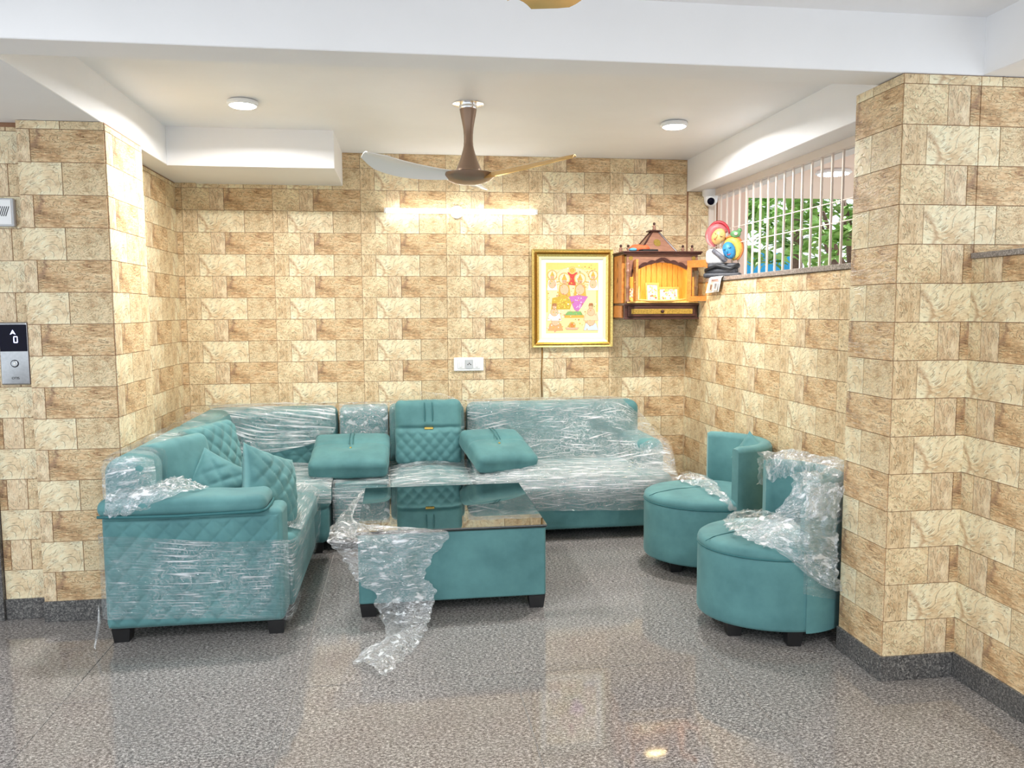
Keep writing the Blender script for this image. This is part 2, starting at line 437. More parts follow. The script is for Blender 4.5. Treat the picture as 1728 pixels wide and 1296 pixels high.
# ------------------------------------------------------------------ stones
Z0 = .0956; RH = .15; TW = .6
ROWS = {'A': [('A1', 0, .182), ('A2', .182, .276), ('A3', .276, .6)], 'B': [('B1', 0, .099), ('B2', .099, .408), ('B3', .408, .6)]}
_stone = {}
def stone_mesh(kind, a0, a1, b0, b1, flip):
    key = (kind, round(a0, 3), round(a1, 3), round(b0, 3), round(b1, 3), flip)
    if key in _stone: return _stone[key]
    rnd = random.Random(hash(kind) % 1000 if False else sum(map(ord, kind))*31+int(a0*1000)+int(b1*1000))
    g0 = .0018 if a0 > .001 else .0006; g1 = .0018
    x0, x1, z0, z1 = a0+g0, a1-g0, b0+.0013, b1-.0016
    nx = max(2, min(4, int((x1-x0)/.07)+1)); nz = 2
    V = []; F = []
    for j in range(nz+1):
        for i in range(nx+1):
            e = i in (0, nx) or j in (0, nz)
            V.append((x0+(x1-x0)*i/nx, -.0045 if e else -.0046-rnd.random()*.0010, z0+(z1-z0)*j/nz))
    W = nx+1
    for j in range(nz):
        for i in range(nx): F.append((j*W+i, j*W+i+1, (j+1)*W+i+1, (j+1)*W+i))
    ns = len(F)
    rim = [i for i in range(W)]+[j*W+nx for j in range(1, nz+1)]+[nz*W+i for i in range(nx-1, -1, -1)]+[j*W for j in range(nz-1, 0, -1)]
    n = len(V)
    for k in rim: V.append((V[k][0], 0.001, V[k][2]))
    for k in range(len(rim)):
        k2 = (k+1) % len(rim); F.append((rim[k2], rim[k], n+k, n+k2))
    me = bpy.data.meshes.new('stone'); me.from_pydata(V, [], F); me.materials.append(M[kind])
    for p in me.polygons: p.use_smooth = False
    me.update(); _stone[key] = me; return me
def clad(wall, origin, ux, nrm, s0, s1, zlo, zhi, off, holes=(), flip=False, skip_below=None):
    """individual stones on a wall face; s runs along ux from origin"""
    ux = Vector(ux); nrm = Vector(nrm); w0 = worg(wall)
    R = Matrix((ux, -nrm, Vector((0, 0, 1)))).transposed().to_4x4()
    k = 0; joined = []
    while Z0+RH*k < zhi-.004:
        zb = Z0+RH*k; b0 = max(0, zlo-zb); b1 = min(RH, zhi-zb); row = ROWS['A' if k % 2 == 0 else 'B']
        if flip: row = [(kd, TW-b, TW-a) for kd, a, b in reversed(ROWS['B' if k % 2 == 0 else 'A'])]
        if k % 2 == 0 and zb <= zlo+.12: b0 = min(b0, 0)
        if b1-b0 > .008:
            t = math.floor((s0-off)/TW); 
            while off+t*TW < s1:
                st = off+t*TW
                for kd, a, b in row:
                    c0, c1 = max(a, s0-st), min(b, s1-st)
                    if c1-c0 < .012: continue
                    segs = [(c0, c1, b0, b1)]
                    for (h0, h1, hz0, hz1) in holes:
                        new = []
                        for q in segs:
                            if st+q[1] <= h0+.001 or st+q[0] >= h1-.001 or zb+q[3] <= hz0+.001 or zb+q[2] >= hz1-.001: new.append(q); continue
                            if st+q[0] < h0-.012: new.append((q[0], h0-st, q[2], q[3]))
                            if st+q[1] > h1+.012: new.append((h1-st, q[1], q[2], q[3]))
                            m0, m1 = max(q[0], h0-st), min(q[1], h1-st)
                            if zb+q[2] < hz0-.012: new.append((m0, m1, q[2], hz0-zb))
                            if zb+q[3] > hz1+.012: new.append((m0, m1, hz1-zb, q[3]))
                        segs = new
                    for q in segs:
                        if q[1]-q[0] < .01 or q[3]-q[2] < .008: continue
                        me = stone_mesh(kd, *q, flip)
                        pos = Vector(origin)+ux*st+Vector((0, 0, zb))
                        if skip_below and zb+q[3] < skip_below:
                            joined.append((me, pos)); continue
                        o = bpy.data.objects.new('stone', me); COL.objects.link(o); o.parent = wall
                        mm = R.copy(); mm.translation = pos-w0; o.matrix_local = mm
                t += 1
        k += 1
    if joined:
        bm = bmesh.new(); mats = []
        for me, pos in joined:
            if me.materials[0] not in mats: mats.append(me.materials[0])
            mi = mats.index(me.materials[0]); n = len(bm.verts); nf = len(bm.faces)
            bm.from_mesh(me); bm.verts.ensure_lookup_table(); bm.faces.ensure_lookup_table()
            mm = R.copy(); mm.translation = pos-w0
            for v in bm.verts[n:]: v.co = mm @ v.co
            for f in bm.faces[nf:]: f.material_index = mi
        me = bpy.data.meshes.new('stone'); bm.to_mesh(me); bm.free()
        for m in mats: me.materials.append(m)
        o = link('lower_stones', me, wall); o['kind'] = 'stuff'

# ------------------------------------------------------------------ room shell
XL, YB, XR = -1.515, 5.784, 2.117
ZC, ZB = 2.60, 2.385
E1X, E1Y, E2Y, E3X = 1.897, 2.8665, 3.181, 2.215
PLX0, PLX1, PLY = -1.744, -1.361, 4.036
FLX = -1.744; FLY = 4.10
SILL = 1.715; WX = 2.30

def wallbox(name, *d): return struct(obj(name, box(*d), M['grout']))
floor = struct(obj('floor', box(-4.2, 3.6, -3.2, 6.0, -.06, -.004), M['floor_grout']))
xs = [-1.323+.88*i for i in range(-4, 6)]; ys = [5.25-1.05*i for i in range(-1, 9)]
g = .0016
for i in range(len(xs)-1):
    for j in range(len(ys)-1):
        x0, x1, y1, y0 = max(xs[i], -4.2), min(xs[i+1], 3.6), min(ys[j], 6.0), max(ys[j+1], -3.2)
        if x1-x0 < .05 or y1-y0 < .05: continue
        # keep slabs out of solid walls and pillars
        obj('floor_slab', bbox(x0+g, x1-g, y0+g, y1-g, -.03, 0, .0012, 1), M['floor'], floor)

wb = wallbox('wall_back', XL-.3, 2.36, YB, YB+.2, 0, 2.75)
clad(wb, (0, YB, 0), (1, 0, 0), (0, -1, 0), XL, XR, .1, ZC, -.871, skip_below=.56)
clad(wb, (0, YB, 0), (1, 0, 0), (0, -1, 0), XR, WX+.03, SILL, 2.37, -.871)
wl = wallbox('wall_left', XL-.3, XL, 4.57, YB, 0, 2.75)
clad(wl, (XL, 0, 0), (0, 1, 0), (1, 0, 0), 4.57, YB, .1, ZB-.015, 5.55, skip_below=.4)
wp = wallbox('wall_left_pillar', PLX0, PLX1, PLY, 4.57, 0, ZB-.002)
clad(wp, (0, PLY, 0), (1, 0, 0), (0, -1, 0), PLX0, PLX1, .1, ZB-.001, PLX1-.6)
clad(wp, (PLX1, 0, 0), (0, 1, 0), (1, 0, 0), PLY, 4.57, .1, ZB-.009, PLY-.18, skip_below=.4)
wf = wallbox('wall_lift', -4.2, FLX, FLY, FLY+.5, 0, 2.75)
clad(wf, (0, FLY, 0), (1, 0, 0), (0, -1, 0), -1.945, FLX, .1, ZB-.02, FLX-.6+.11, flip=True)
wr = wallbox('wall_right', XR, WX+.12, E2Y-.02, YB+.05, 0, SILL-.03)
clad(wr, (XR, 0, 0), (0, -1, 0), (-1, 0, 0), -YB, -E2Y, .1, SILL-.03, -5.437)
wq = wallbox('wall_right_pillar', E1X, XR+.31, E1Y, E2Y, 0, ZB-.002)
clad(wq, (E1X, 0, 0), (0, -1, 0), (-1, 0, 0), -E2Y, -E1Y, .1, ZB-.003, -E1Y-.6)
wq2 = wallbox('wall_right_front', E3X+.2, 3.6, E1Y, E1Y+.15, 0, ZB-.002)
clad(wq, (0, E1Y, 0), (1, 0, 0), (0, -1, 0), E1X, E3X, .1, ZB-.003, E1X)
clad(wq2, (0, E1Y, 0), (1, 0, 0), (0, -1, 0), E3X, 3.3, SILL, ZB-.003, E1X)
wpar = wallbox('wall_right_parapet', E3X, E3X+.2, .5, E1Y, 0, 1.69)
clad(wpar, (E3X, 0, 0), (0, -1, 0), (-1, 0, 0), -E1Y, -1.2, .1, 1.69, -E1Y-.11)
cap = tag(obj('trim_1', bbox(E3X-.015, E3X+.215, .5, E1Y-.008, 1.69, 1.712, .003), M['sillstone']), kind='structure')

# skirting
def skirt(name, *d): return struct(obj(name, bbox(*d, .002, 1), M['skirting']))
SK = .102
skirt('baseboard_back', XL+.012, XR-.012, YB-.014, YB-.0005, 0, SK)
skirt('baseboard_right', XR-.014, XR-.0005, E2Y+.012, YB-.015, 0, SK)
skirt('baseboard_pillar_side', E1X-.014, E1X-.0005, E1Y, E2Y, 0, SK)
skirt('baseboard_pillar_front', E1X-.014, E3X-.015, E1Y-.014, E1Y-.0005, 0, SK)
skirt('baseboard_parapet', E3X-.014, E3X-.0005, .5, E1Y-.001, 0, SK)
skirt('baseboard_left_pillar', PLX0, PLX1+.014, PLY-.014, PLY-.0005, 0, SK)
skirt('baseboard_left_pillar_side', PLX1+.0005, PLX1+.014, PLY, 4.57, 0, SK)
skirt('baseboard_lift', -1.945, FLX-.014, FLY-.014, FLY-.0005, 0, SK)
skirt('trim_2', -2.06, -1.946, FLY-.03, FLY+.0, 0, 2.2)   # granite jamb of the lift door

# ceilings, beams
struct(obj('ceiling', box(-4.2, WX+.12, 2.9, YB+.2, ZC, ZC+.15), M['plaster']))
struct(obj('ceiling_hall', box(-4.2, 3.6, -3.2, 2.9, ZC+.0, ZC+.15), M['plaster']))
BY1 = 3.04
struct(obj('trim_3', bbox(-4.2, 3.6, E1Y-.001, BY1, ZB, ZC+.02, .003, 1), M['plaster']))              # front beam
struct(obj('trim_4', bbox(-4.2, -1.372, BY1-.004, PLY+.065, ZB, ZC+.02, .003, 1), M['plaster']))       # left slab and beam
struct(obj('trim_5', bbox(-1.74, -1.372, PLY+.06, YB, ZB-.008, ZC+.02, .003, 1), M['plaster']))
struct(obj('trim_6', bbox(XR, WX+.03, BY1-.004, YB, 2.37, ZC+.02, .003, 1), M['plaster']))             # right beam over the window
struct(obj('trim_7', bbox(2.225, 2.225+.2, .2, E1Y+.002, ZB, ZC+.02, .003, 1), M['plaster']))          # hall cross beam
struct(obj('trim_8', bbox(-1.373, -.39, 5.09, YB, 2.372, ZC+.01, .004, 2), M['plaster']))              # boxed duct
struct(obj('wall_outer_header', box(WX+.03, WX+.12, 3.0, YB+.2, 2.325, 2.75), M['plaster']))

# window sill and barred window
sill = struct(obj('trim_9', bbox(XR-.012, WX+.10, E2Y+.005, YB-.008, SILL-.028, SILL, .003), M['sillstone']))
win = struct(thing('window_1', None, None, (WX, 4.8, SILL)))
nb = 17
for i in range(nb):
    y = YB-.10-i*.1075
    obj('bar', bbox(WX-.006, WX+.006, y-.006, y+.006, SILL, 2.325, .0015, 1), M['bars'], win)
for z in (2.065, 1.955):
    obj('rail', bbox(WX-.003, WX+.003, E2Y+.1, YB-.02, z-.003, z+.003, .001, 1), M['bars'], win)
obj('head_frame', bbox(WX-.02, WX+.02, E2Y+.02, YB-.008, 2.325, 2.37, .002, 1), M['bars'], win)
obj('side_frame', bbox(WX-.02, WX+.02, YB-.03, YB-.008, SILL, 2.325, .002, 1), M['bars'], win)

# ------------------------------------------------------------------ lights as things
def downlight(x, y, label):
    t = thing('ceiling_light', label, 'ceiling light', (x, y, ZC), 'round ceiling lights of the seating niche')
    obj('rim', lathe([(.07, -.002), (.078, -.006), (.08, -.02), (.076, -.026), (.068, -.028)], (x, y, ZC), 32), M['white_plastic'], t, True)
    obj('diffuser', lathe([(.068, -.0285), (.06, -.033), (.03, -.0355), (.002, -.036)], (x, y, ZC), 32), M['disc'], t, True)
downlight(-.803, 4.434, 'round white ceiling light left of the fan')
downlight(1.615, 4.64, 'round white ceiling light right of the fan, near window')
t = thing('tube_light', 'long white tube light glowing on the stone back wall', 'tube light', (.436, YB, 2.2))
obj('mount', [tuple(v) for v in xf(lathe([(.047, 0), (.047, .012), (.04, .018)], n=24), Matrix.Translation((.405, YB-.004, 2.2)) @ Matrix.Rotation(PI/2, 4, 'X'))[0]] and xf(lathe([(.047, 0), (.047, .012), (.04, .018)], n=24), Matrix.Translation((.405, YB-.004, 2.2)) @ Matrix.Rotation(PI/2, 4, 'X')), M['white_plastic'], t)
obj('batten', bbox(-.10, .972, YB-.042, YB-.022, 2.192, 2.208, .003), M['white_plastic'], t)
obj('diffuser', tube([(-.1, YB-.056, 2.2), (.972, YB-.056, 2.2)], .0165, 12), M['tube'], t, True)
for x in (-.1, .972): obj('end_cap', bbox(x-.008, x+.008, YB-.072, YB-.03, 2.182, 2.218, .003), M['white_plastic'], t)

# ------------------------------------------------------------------ ceiling fans
def fan(c, label, angles, drop=.40, k=1.0, group=None):
    t = thing('ceiling_fan', label, 'fan', c)
    zt = c[2]
    obj('ceiling_plate', lathe([(.083, -.001), (.083, -.004), (.06, -.006)], c, 32), M['chrome'], t, True, sharp=30)
    obj('collar', lathe([(.046, -.006), (.047, -.022), (.043, -.03)], c, 28), M['chrome'], t, True, sharp=30)
    obj('canopy', lathe([(.046, -.03), (.041, -.06), (.033, -.10), (.027, -.135), (.0245, -.165), (.0242, -.20), (.026, -.215)], c, 28), M['fan'], t, True, sharp=40)
    obj('motor_cone', lathe([(.0245, -.215), (.03, -.24), (.040, -.275), (.053, -.31), (.064, -.335), (.070, -.350), (.070, -.356)], c, 32), M['fan'], t, True, sharp=40)
    obj('hub', lathe([(.076, -.356), (.115, -.362), (.142, -.370), (.136, -.384), (.112, -.403), (.07, -.418), (.03, -.424), (.002, -.425)], c, 36), M['fan'], t, True, sharp=50)
    for i, a in enumerate(angles):
        V = []; F = []; nr, nw = 14, 6; L = .52*k
        for s in (0, 1):
            for r in range(nr+1):
                f = r/nr; rad = .085+L*f
                wd = .032+.040*math.sin(min(1, f*1.5)*PI*.5)-.05*max(0, f-.8)/.2*.8
                sweep = -.09*math.sin(f*PI*.8)
                for q in range(nw+1):
                    h = (q/nw*2-1); tw = .50-.25*f
                    y = h*wd*math.cos(tw)+sweep; z = -.382+h*wd*math.sin(tw)+.055*f*f+.012*(1-h*h)-(.005 if s else 0)
                    V.append((rad, y, z))
        P = (nr+1)*(nw+1)
        for s in (0, 1):
            for r in range(nr):
                for q in range(nw):
                    fq = (s*P+r*(nw+1)+q, s*P+(r+1)*(nw+1)+q, s*P+(r+1)*(nw+1)+q+1, s*P+r*(nw+1)+q+1)
                    F.append(fq if s == 0 else tuple(reversed(fq)))
        W = nw+1
        rim = [r*W for r in range(nr+1)]+[nr*W+q for q in range(1, W)]+[r*W+nw for r in range(nr-1, -1, -1)]+[q for q in range(nw-1, 0, -1)]
        for kx in range(len(rim)):
            a0, a1 = rim[kx], rim[(kx+1) % len(rim)]; F.append((a1, a0, P+a0, P+a1))
        mm = Matrix.Translation(c) @ Matrix.Rotation(math.radians(a), 4, 'Z')
        obj('blade', xf((V, F), mm), M['fangold'] if i == 0 else M['fanblade_glare'], t, True, sharp=40)  # first blade golden, the others with reflected light painted in as white
    return t
fan((.373, 4.364, ZC), 'champagne brown three-blade ceiling fan hanging in the seating niche', (-28, 212, 92))
fan((.29, 1.42, ZC), 'second ceiling fan, only a golden blade tip showing at top edge', (93, 213, 333), .4, 1.08)

# ------------------------------------------------------------------ upholstery helpers
def quilt(a, b, pa, pb, amp, pw=.45):
    d1 = a/pa+b/pb; d2 = a/pa-b/pb
    return amp*(abs(math.sin(PI*d1)*math.sin(PI*d2))**pw)
def quilt_panel(u0, u1, v0, v1, place, pa, pb, amp, nu, nv, edge=.02):
    """padded panel; place(u, v, h) -> point"""
    V = []; F = []
    for j in range(nv+1):
        for i in range(nu+1):
            u = u0+(u1-u0)*i/nu; v = v0+(v1-v0)*j/nv
            e = min(1, min(u-u0, u1-u, v-v0, v1-v)/edge); V.append(place(u, v, (quilt(u, v, pa, pb, amp, .38)+.004)*e**.5 if e > 0 else -.003))
    W = nu+1
    F = [(j*W+i, j*W+i+1, (j+1)*W+i+1, (j+1)*W+i) for j in range(nv) for i in range(nu)]
    return V, F
def puff(ax=2, up=.03, k=2.0, wr=0.0, seed=0):
    """bulge of the +ax face"""
    o = [i for i in range(3) if i != ax]
    def fn(p, u):
        d = Vector((0, 0, 0))
        if u[ax] > 0:
            d[ax] = up*max(0, 1-abs(u[o[0]])**k)*max(0, 1-abs(u[o[1]])**k)*u[ax]
        if wr: d += Vector((0, 0, 1))*wr*noise.noise(Vector((p.x*9+seed, p.y*9, p.z*9)))
        return d
    return fn
def leg(x, y, s=.04, h=.067, parent=None):
    V = [(x-s*.8, y-s*.8, 0), (x+s*.8, y-s*.8, 0), (x+s*.8, y+s*.8, 0), (x-s*.8, y+s*.8, 0), (x-s, y-s, h), (x+s, y-s, h), (x+s, y+s, h), (x-s, y+s, h)]
    return obj('leg', (V, box(0, 1, 0, 1, 0, 1)[1]), M['legs'], parent)
V_ = M['velvet']
# --- left sofa module
SX0, SX1, SY0, SY1 = -1.345, -.53, 3.69, 4.86
ls = thing('sofa', 'teal velvet sofa end with quilted arm, half wrapped in clear film, beside left pillar', 'sofa', ((SX0+SX1)/2, (SY0+SY1)/2, 0), 'wrapped teal sectional sofa pieces')
obj('base', rbox(SX0+.01, SX1-.012, SY0+.2, SY1-.004, .067, .30, .02, 4), V_, ls, True)
obj('seat_cushion', rbox(SX0+.17, SX1+.012, SY0+.19, SY1-.006, .27, .425, .06, 10, puff(2, .035)), V_, ls, True)
obj('backrest', rbox(SX0, SX0+.2, SY0+.03, SY1-.003, .08, .842, .07, 10), V_, ls, True)
arm = obj('arm', rbox(SX0, SX1-.03, SY0, SY0+.2, .067, .60, .03, 6), V_, ls, True)
obj('quilted_panel', quilt_panel(SX0+.012, SX1-.045, .08, .575, lambda u, v, h: (u, SY0-h, v), .086, .095, .011, 150, 96), V_, arm, True)
V, F = rbox(SX0-.012, SX1-.095, SY0-.028, SY0+.205, .585, .672, .042, 10, lambda p, u: Vector((0, 0, .006*noise.noise(Vector((p.x*6, p.y*8, 0))))))
obj('arm_roll', (V, F), V_, ls, True)
obj('piping', tube([(SX0-.004, SY0-.02, .597), (-1.2, SY0-.029, .594), (-1.0, SY0-.031, .592), (SX1-.13, SY0-.03, .60), (SX1-.097, SY0-.02, .605), (SX1-.089, SY0+.08, .607), (SX1-.095, SY0+.19, .605)], .007, 8), M['piping'], ls, True)
for x, y in ((SX0+.055, SY0+.06), (SX1-.075, SY0+.06), (SX0+.055, SY1-.08), (SX1-.075, SY1-.08)): leg(x, y, parent=ls)
obj('film_strand', tube([(SX0-.014, SY0-.026, .20), (SX0-.016, SY0-.03, .12), (SX0-.028, SY0-.035, .06), (SX0-.04, SY0-.03, .012), (SX0-.028, SY0-.05, .006)], [.004, .007, .006, .005, .003], 6), M['film_crumple'], ls, True)
# --- corner module
co = thing('sofa', 'teal corner sofa seat in the wall corner, backrest wrapped in streaky clear film', 'sofa', (-.9, 5.3, 0), 'wrapped teal sectional sofa pieces')
CX0, CX1, CY0, CY1 = SX0, -.455, 4.88, 5.755
obj('base', rbox(CX0+.02, CX1-.012, CY0+.03, CY1, .067, .30, .05, 4), V_, co, True)
obj('seat_cushion', rbox(CX0+.15, CX1+.004, CY0+.01, CY1-.15, .27, .432, .07, 10, puff(2, .03)), V_, co, True)
bk = obj('backrest', rbox(CX0+.03, CX1, CY1-.2, CY1-.005, .08, .842, .06, 8), V_, co, True)
obj('quilted_panel', quilt_panel(CX0+.24, CX1-.03, .44, .80, lambda u, v, h: (u, CY1-.2-h, v), .10, .10, .010, 96, 54), V_, bk, True)
obj('side_backrest', rbox(CX0, CX0+.2, CY0+.002, CY1-.012, .08, .842, .07, 8), V_, co, True)
for x, y in ((CX0+.07, CY0+.1), (CX1-.09, CY0+.11), (CX1-.09, CY1-.1)): leg(x, y, parent=co)
# --- console
cn = thing('sofa_console', 'narrow film-wrapped teal console block between the corner and the armless seat', 'sofa console', (-.27, 5.36, 0), 'wrapped teal sectional sofa pieces')
obj('body', rbox(-.437, -.105, 5.0, 5.56, .067, .405, .025, 6), V_, cn, True)
obj('lid', rbox(-.435, -.107, 5.02, 5.54, .385, .425, .018, 6), V_, cn, True)
obj('backrest', rbox(-.433, -.108, 5.56, 5.75, .08, .84, .03, 6), V_, cn, True)
for x, y in ((-.38, 5.07), (-.16, 5.07), (-.38, 5.69), (-.16, 5.69)): leg(x, y, parent=cn)
# --- armless middle seat
ms = thing('sofa', 'armless teal sofa seat behind the coffee table, its seat wrapped in film', 'sofa', (.17, 5.36, 0), 'wrapped teal sectional sofa pieces')
obj('base', rbox(-.092, .437, 4.99, 5.74, .067, .30, .02, 4), V_, ms, True)
obj('seat_cushion', rbox(-.096, .441, 4.95, 5.60, .27, .425, .06, 10, puff(2, .035)), V_, ms, True)
obj('backrest', rbox(-.096, .425, 5.55, 5.755, .08, .842, .04, 8), V_, ms, True)
for x, y in ((-.04, 5.06), (.38, 5.06), (-.04, 5.69), (.38, 5.69)): leg(x, y, parent=ms)
# --- right module
rs = thing('sofa', 'long teal sofa with right arm fully wrapped in stretched clear film', 'sofa', (1.1, 5.36, 0), 'wrapped teal sectional sofa pieces')
RX0, RX1 = .449, 1.765
obj('base', rbox(RX0+.003, RX1-.02, 5.0, 5.74, .067, .30, .03, 6), V_, rs, True)
obj('seat_cushion', rbox(RX0, RX1-.005, 4.955, 5.58, .27, .425, .06, 12, puff(2, .035, 3)), V_, rs, True)
obj('backrest', rbox(RX0, 1.70, 5.55, 5.755, .08, .845, .06, 10), V_, rs, True)
obj('arm', rbox(1.545, 1.75, 5.1, 5.72, .08, .63, .075, 8), V_, rs, True)
for x, y in ((.52, 5.08), (1.68, 5.08), (.52, 5.68), (1.68, 5.68)): leg(x, y, parent=rs)

# film on the sofa pieces
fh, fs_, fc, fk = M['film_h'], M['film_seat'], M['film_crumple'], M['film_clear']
yf = SY0-.024
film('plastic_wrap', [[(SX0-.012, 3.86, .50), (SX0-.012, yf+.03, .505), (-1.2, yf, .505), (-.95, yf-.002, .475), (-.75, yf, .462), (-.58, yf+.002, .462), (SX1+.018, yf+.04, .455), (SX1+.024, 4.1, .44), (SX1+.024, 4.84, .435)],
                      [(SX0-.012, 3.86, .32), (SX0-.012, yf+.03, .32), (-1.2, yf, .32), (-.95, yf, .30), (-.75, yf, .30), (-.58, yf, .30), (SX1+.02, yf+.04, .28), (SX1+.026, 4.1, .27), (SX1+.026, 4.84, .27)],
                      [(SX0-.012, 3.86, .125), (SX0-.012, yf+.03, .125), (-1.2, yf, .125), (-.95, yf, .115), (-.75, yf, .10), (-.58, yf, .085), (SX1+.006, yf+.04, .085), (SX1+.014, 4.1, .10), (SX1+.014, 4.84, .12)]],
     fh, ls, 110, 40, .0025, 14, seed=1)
film('seat_wrap', [[(SX1+.022, 3.95, .43), (SX1+.022, 4.3, .43), (SX1+.022, 4.84, .43)], [(-.60, 3.93, .462), (-.62, 4.3, .49), (-.60, 4.84, .465)], [(-.72, 3.92, .50), (-.95, 4.45, .492), (-.95, 4.84, .47)]], fs_, ls, 40, 24, .005, 12, seed=2)
film('back_wrap', [[(SX0-.008, 3.78, .60), (SX0-.01, 3.76, .80), (SX0+.03, 3.78, .858), (SX0+.17, 3.78, .856), (SX0+.212, 3.79, .82), (SX0+.22, 3.80, .68)],
                   [(SX0-.008, 4.1, .62), (SX0-.01, 4.1, .80), (SX0+.03, 4.1, .858), (SX0+.17, 4.1, .858), (SX0+.212, 4.1, .82), (SX0+.22, 4.1, .68)],
                   [(SX0-.008, 4.84, .7), (SX0-.01, 4.84, .80), (SX0+.03, 4.84, .858), (SX0+.17, 4.84, .858), (SX0+.212, 4.84, .82), (SX0+.22, 4.84, .68)]], fk, ls, 40, 40, .004, 12, seed=3)
film('back_end_wrap', [[(SX0-.012, 3.80, .62), (SX0+.03, SY0+.005, .63), (SX0+.12, SY0+.01, .64), (SX0+.225, 3.74, .66)], [(SX0-.012, 3.78, .74), (SX0+.02, SY0+.012, .74), (SX0+.13, SY0+.014, .75), (SX0+.225, 3.76, .76)], [(SX0-.01, 3.80, .83), (SX0+.04, 3.755, .85), (SX0+.14, 3.755, .852), (SX0+.21, 3.79, .83)]], fk, ls, 24, 24, .004, 14, seed=4)
film('bunched_film', [[(SX0+.03, SY0-.034, .60), (SX0+.13, SY0-.04, .61), (SX0+.22, SY0-.036, .64)], [(SX0+.05, SY0-.01, .70), (SX0+.2, SY0-.005, .705), (SX0+.34, SY0+.0, .69)], [(SX0+.16, SY0+.1, .70), (SX0+.28, SY0+.1, .715), (SX0+.42, SY0+.1, .69)], [(SX0+.2, SY0+.2, .71), (SX0+.30, SY0+.2, .72), (SX0+.40, SY0+.2, .68)]], fc, ls, 40, 30, .018, 22, seed=5, edge=.03)
yb = CY1-.2-.03
film('back_wrap', [[(CX0+.02, CY1-.02, .852), (-1.0, CY1-.03, .862), (-.7, CY1-.03, .862), (CX1-.01, CY1-.03, .858)], [(CX0+.06, yb+.02, .845), (-1.0, yb, .84), (-.7, yb, .84), (CX1-.005, yb, .835)],
                   [(CX0+.2, yb-.01, .70), (-1.0, yb-.012, .68), (-.7, yb-.01, .69), (CX1-.005, yb-.006, .70)], [(CX0+.22, yb-.02, .55), (-1.0, yb-.016, .53), (-.72, yb-.01, .575), (-.52, yb-.005, .62)]], M['film_pleats'], co, 90, 36, .003, 10, seed=6, ripple=(.004, 5, 1.2))
film('seat_wrap', [[(-1.1, yb-.02, .50), (-.8, yb-.02, .48), (CX1-.02, yb-.02, .46)], [(-1.1, 5.2, .475), (-.8, 5.2, .475), (CX1+.008, 5.2, .455)], [(-1.05, 4.87, .455), (-.75, 4.865, .45), (CX1+.012, 4.89, .43)], [(-1.05, 4.86, .34), (-.75, 4.858, .34), (CX1+.012, 4.875, .33)]], fs_, co, 40, 40, .004, 12, seed=7)
film('corner_wrap', [[(CX0+.0, 4.9, .86), (CX0+.22, 4.9, .84)], [(CX0-.0, 5.4, .868), (CX0+.27, 5.4, .85)], [(CX0+.01, 5.76, .862), (CX0+.42, 5.74, .862)]], fk, co, 20, 36, .004, 10, seed=8)
film('back_wrap', [[(-.436, 5.74, .852), (-.27, 5.74, .856), (-.105, 5.74, .852)], [(-.436, 5.548, .845), (-.27, 5.545, .846), (-.105, 5.548, .845)], [(-.436, 5.55, .66), (-.27, 5.548, .67), (-.105, 5.55, .66)], [(-.436, 5.55, .44), (-.27, 5.548, .44), (-.105, 5.55, .44)]], fc, cn, 30, 40, .004, 14, seed=9)
film('body_wrap', [[(-.437, 5.5, .436), (-.27, 5.5, .438), (-.105, 5.5, .436)], [(-.444, 5.04, .436), (-.27, 5.02, .438), (-.1, 5.04, .436)], [(-.446, 4.985, .39), (-.27, 4.98, .39), (-.098, 4.985, .39)], [(-.446, 4.988, .2), (-.27, 4.985, .19), (-.098, 4.988, .2)], [(-.444, 4.99, .09), (-.27, 4.988, .09), (-.1, 4.99, .09)]], fs_, cn, 40, 50, .004, 16, seed=10)
film('seat_wrap', [[(-.1, 5.56, .45), (.17, 5.55, .48), (.445, 5.56, .45)], [(-.103, 5.25, .455), (.17, 5.25, .49), (.447, 5.25, .455)], [(-.103, 4.965, .43), (.17, 4.945, .448), (.447, 4.965, .43)], [(-.103, 4.938, .35), (.17, 4.932, .35), (.447, 4.938, .35)], [(-.1, 4.965, .25), (.17, 4.965, .25), (.443, 4.965, .25)]], fs_, ms, 50, 50, .0045, 14, seed=11)
film('back_wrap', [[(-.1, 5.75, .856), (.16, 5.75, .862), (.43, 5.75, .856)], [(-.1, 5.54, .845), (.16, 5.535, .85), (.43, 5.54, .845)], [(-.1, 5.54, .47), (.16, 5.535, .47), (.43, 5.54, .47)]], fk, ms, 40, 40, .004, 12, seed=12)
film('loose_film', [[(-.02, 5.70, .875), (.1, 5.70, .93), (.24, 5.70, .91), (.36, 5.7, .875)], [(-.03, 5.6, .868), (.1, 5.6, .90), (.24, 5.6, .885), (.37, 5.6, .868)]], fk, ms, 40, 14, .012, 18, seed=13, edge=.02)
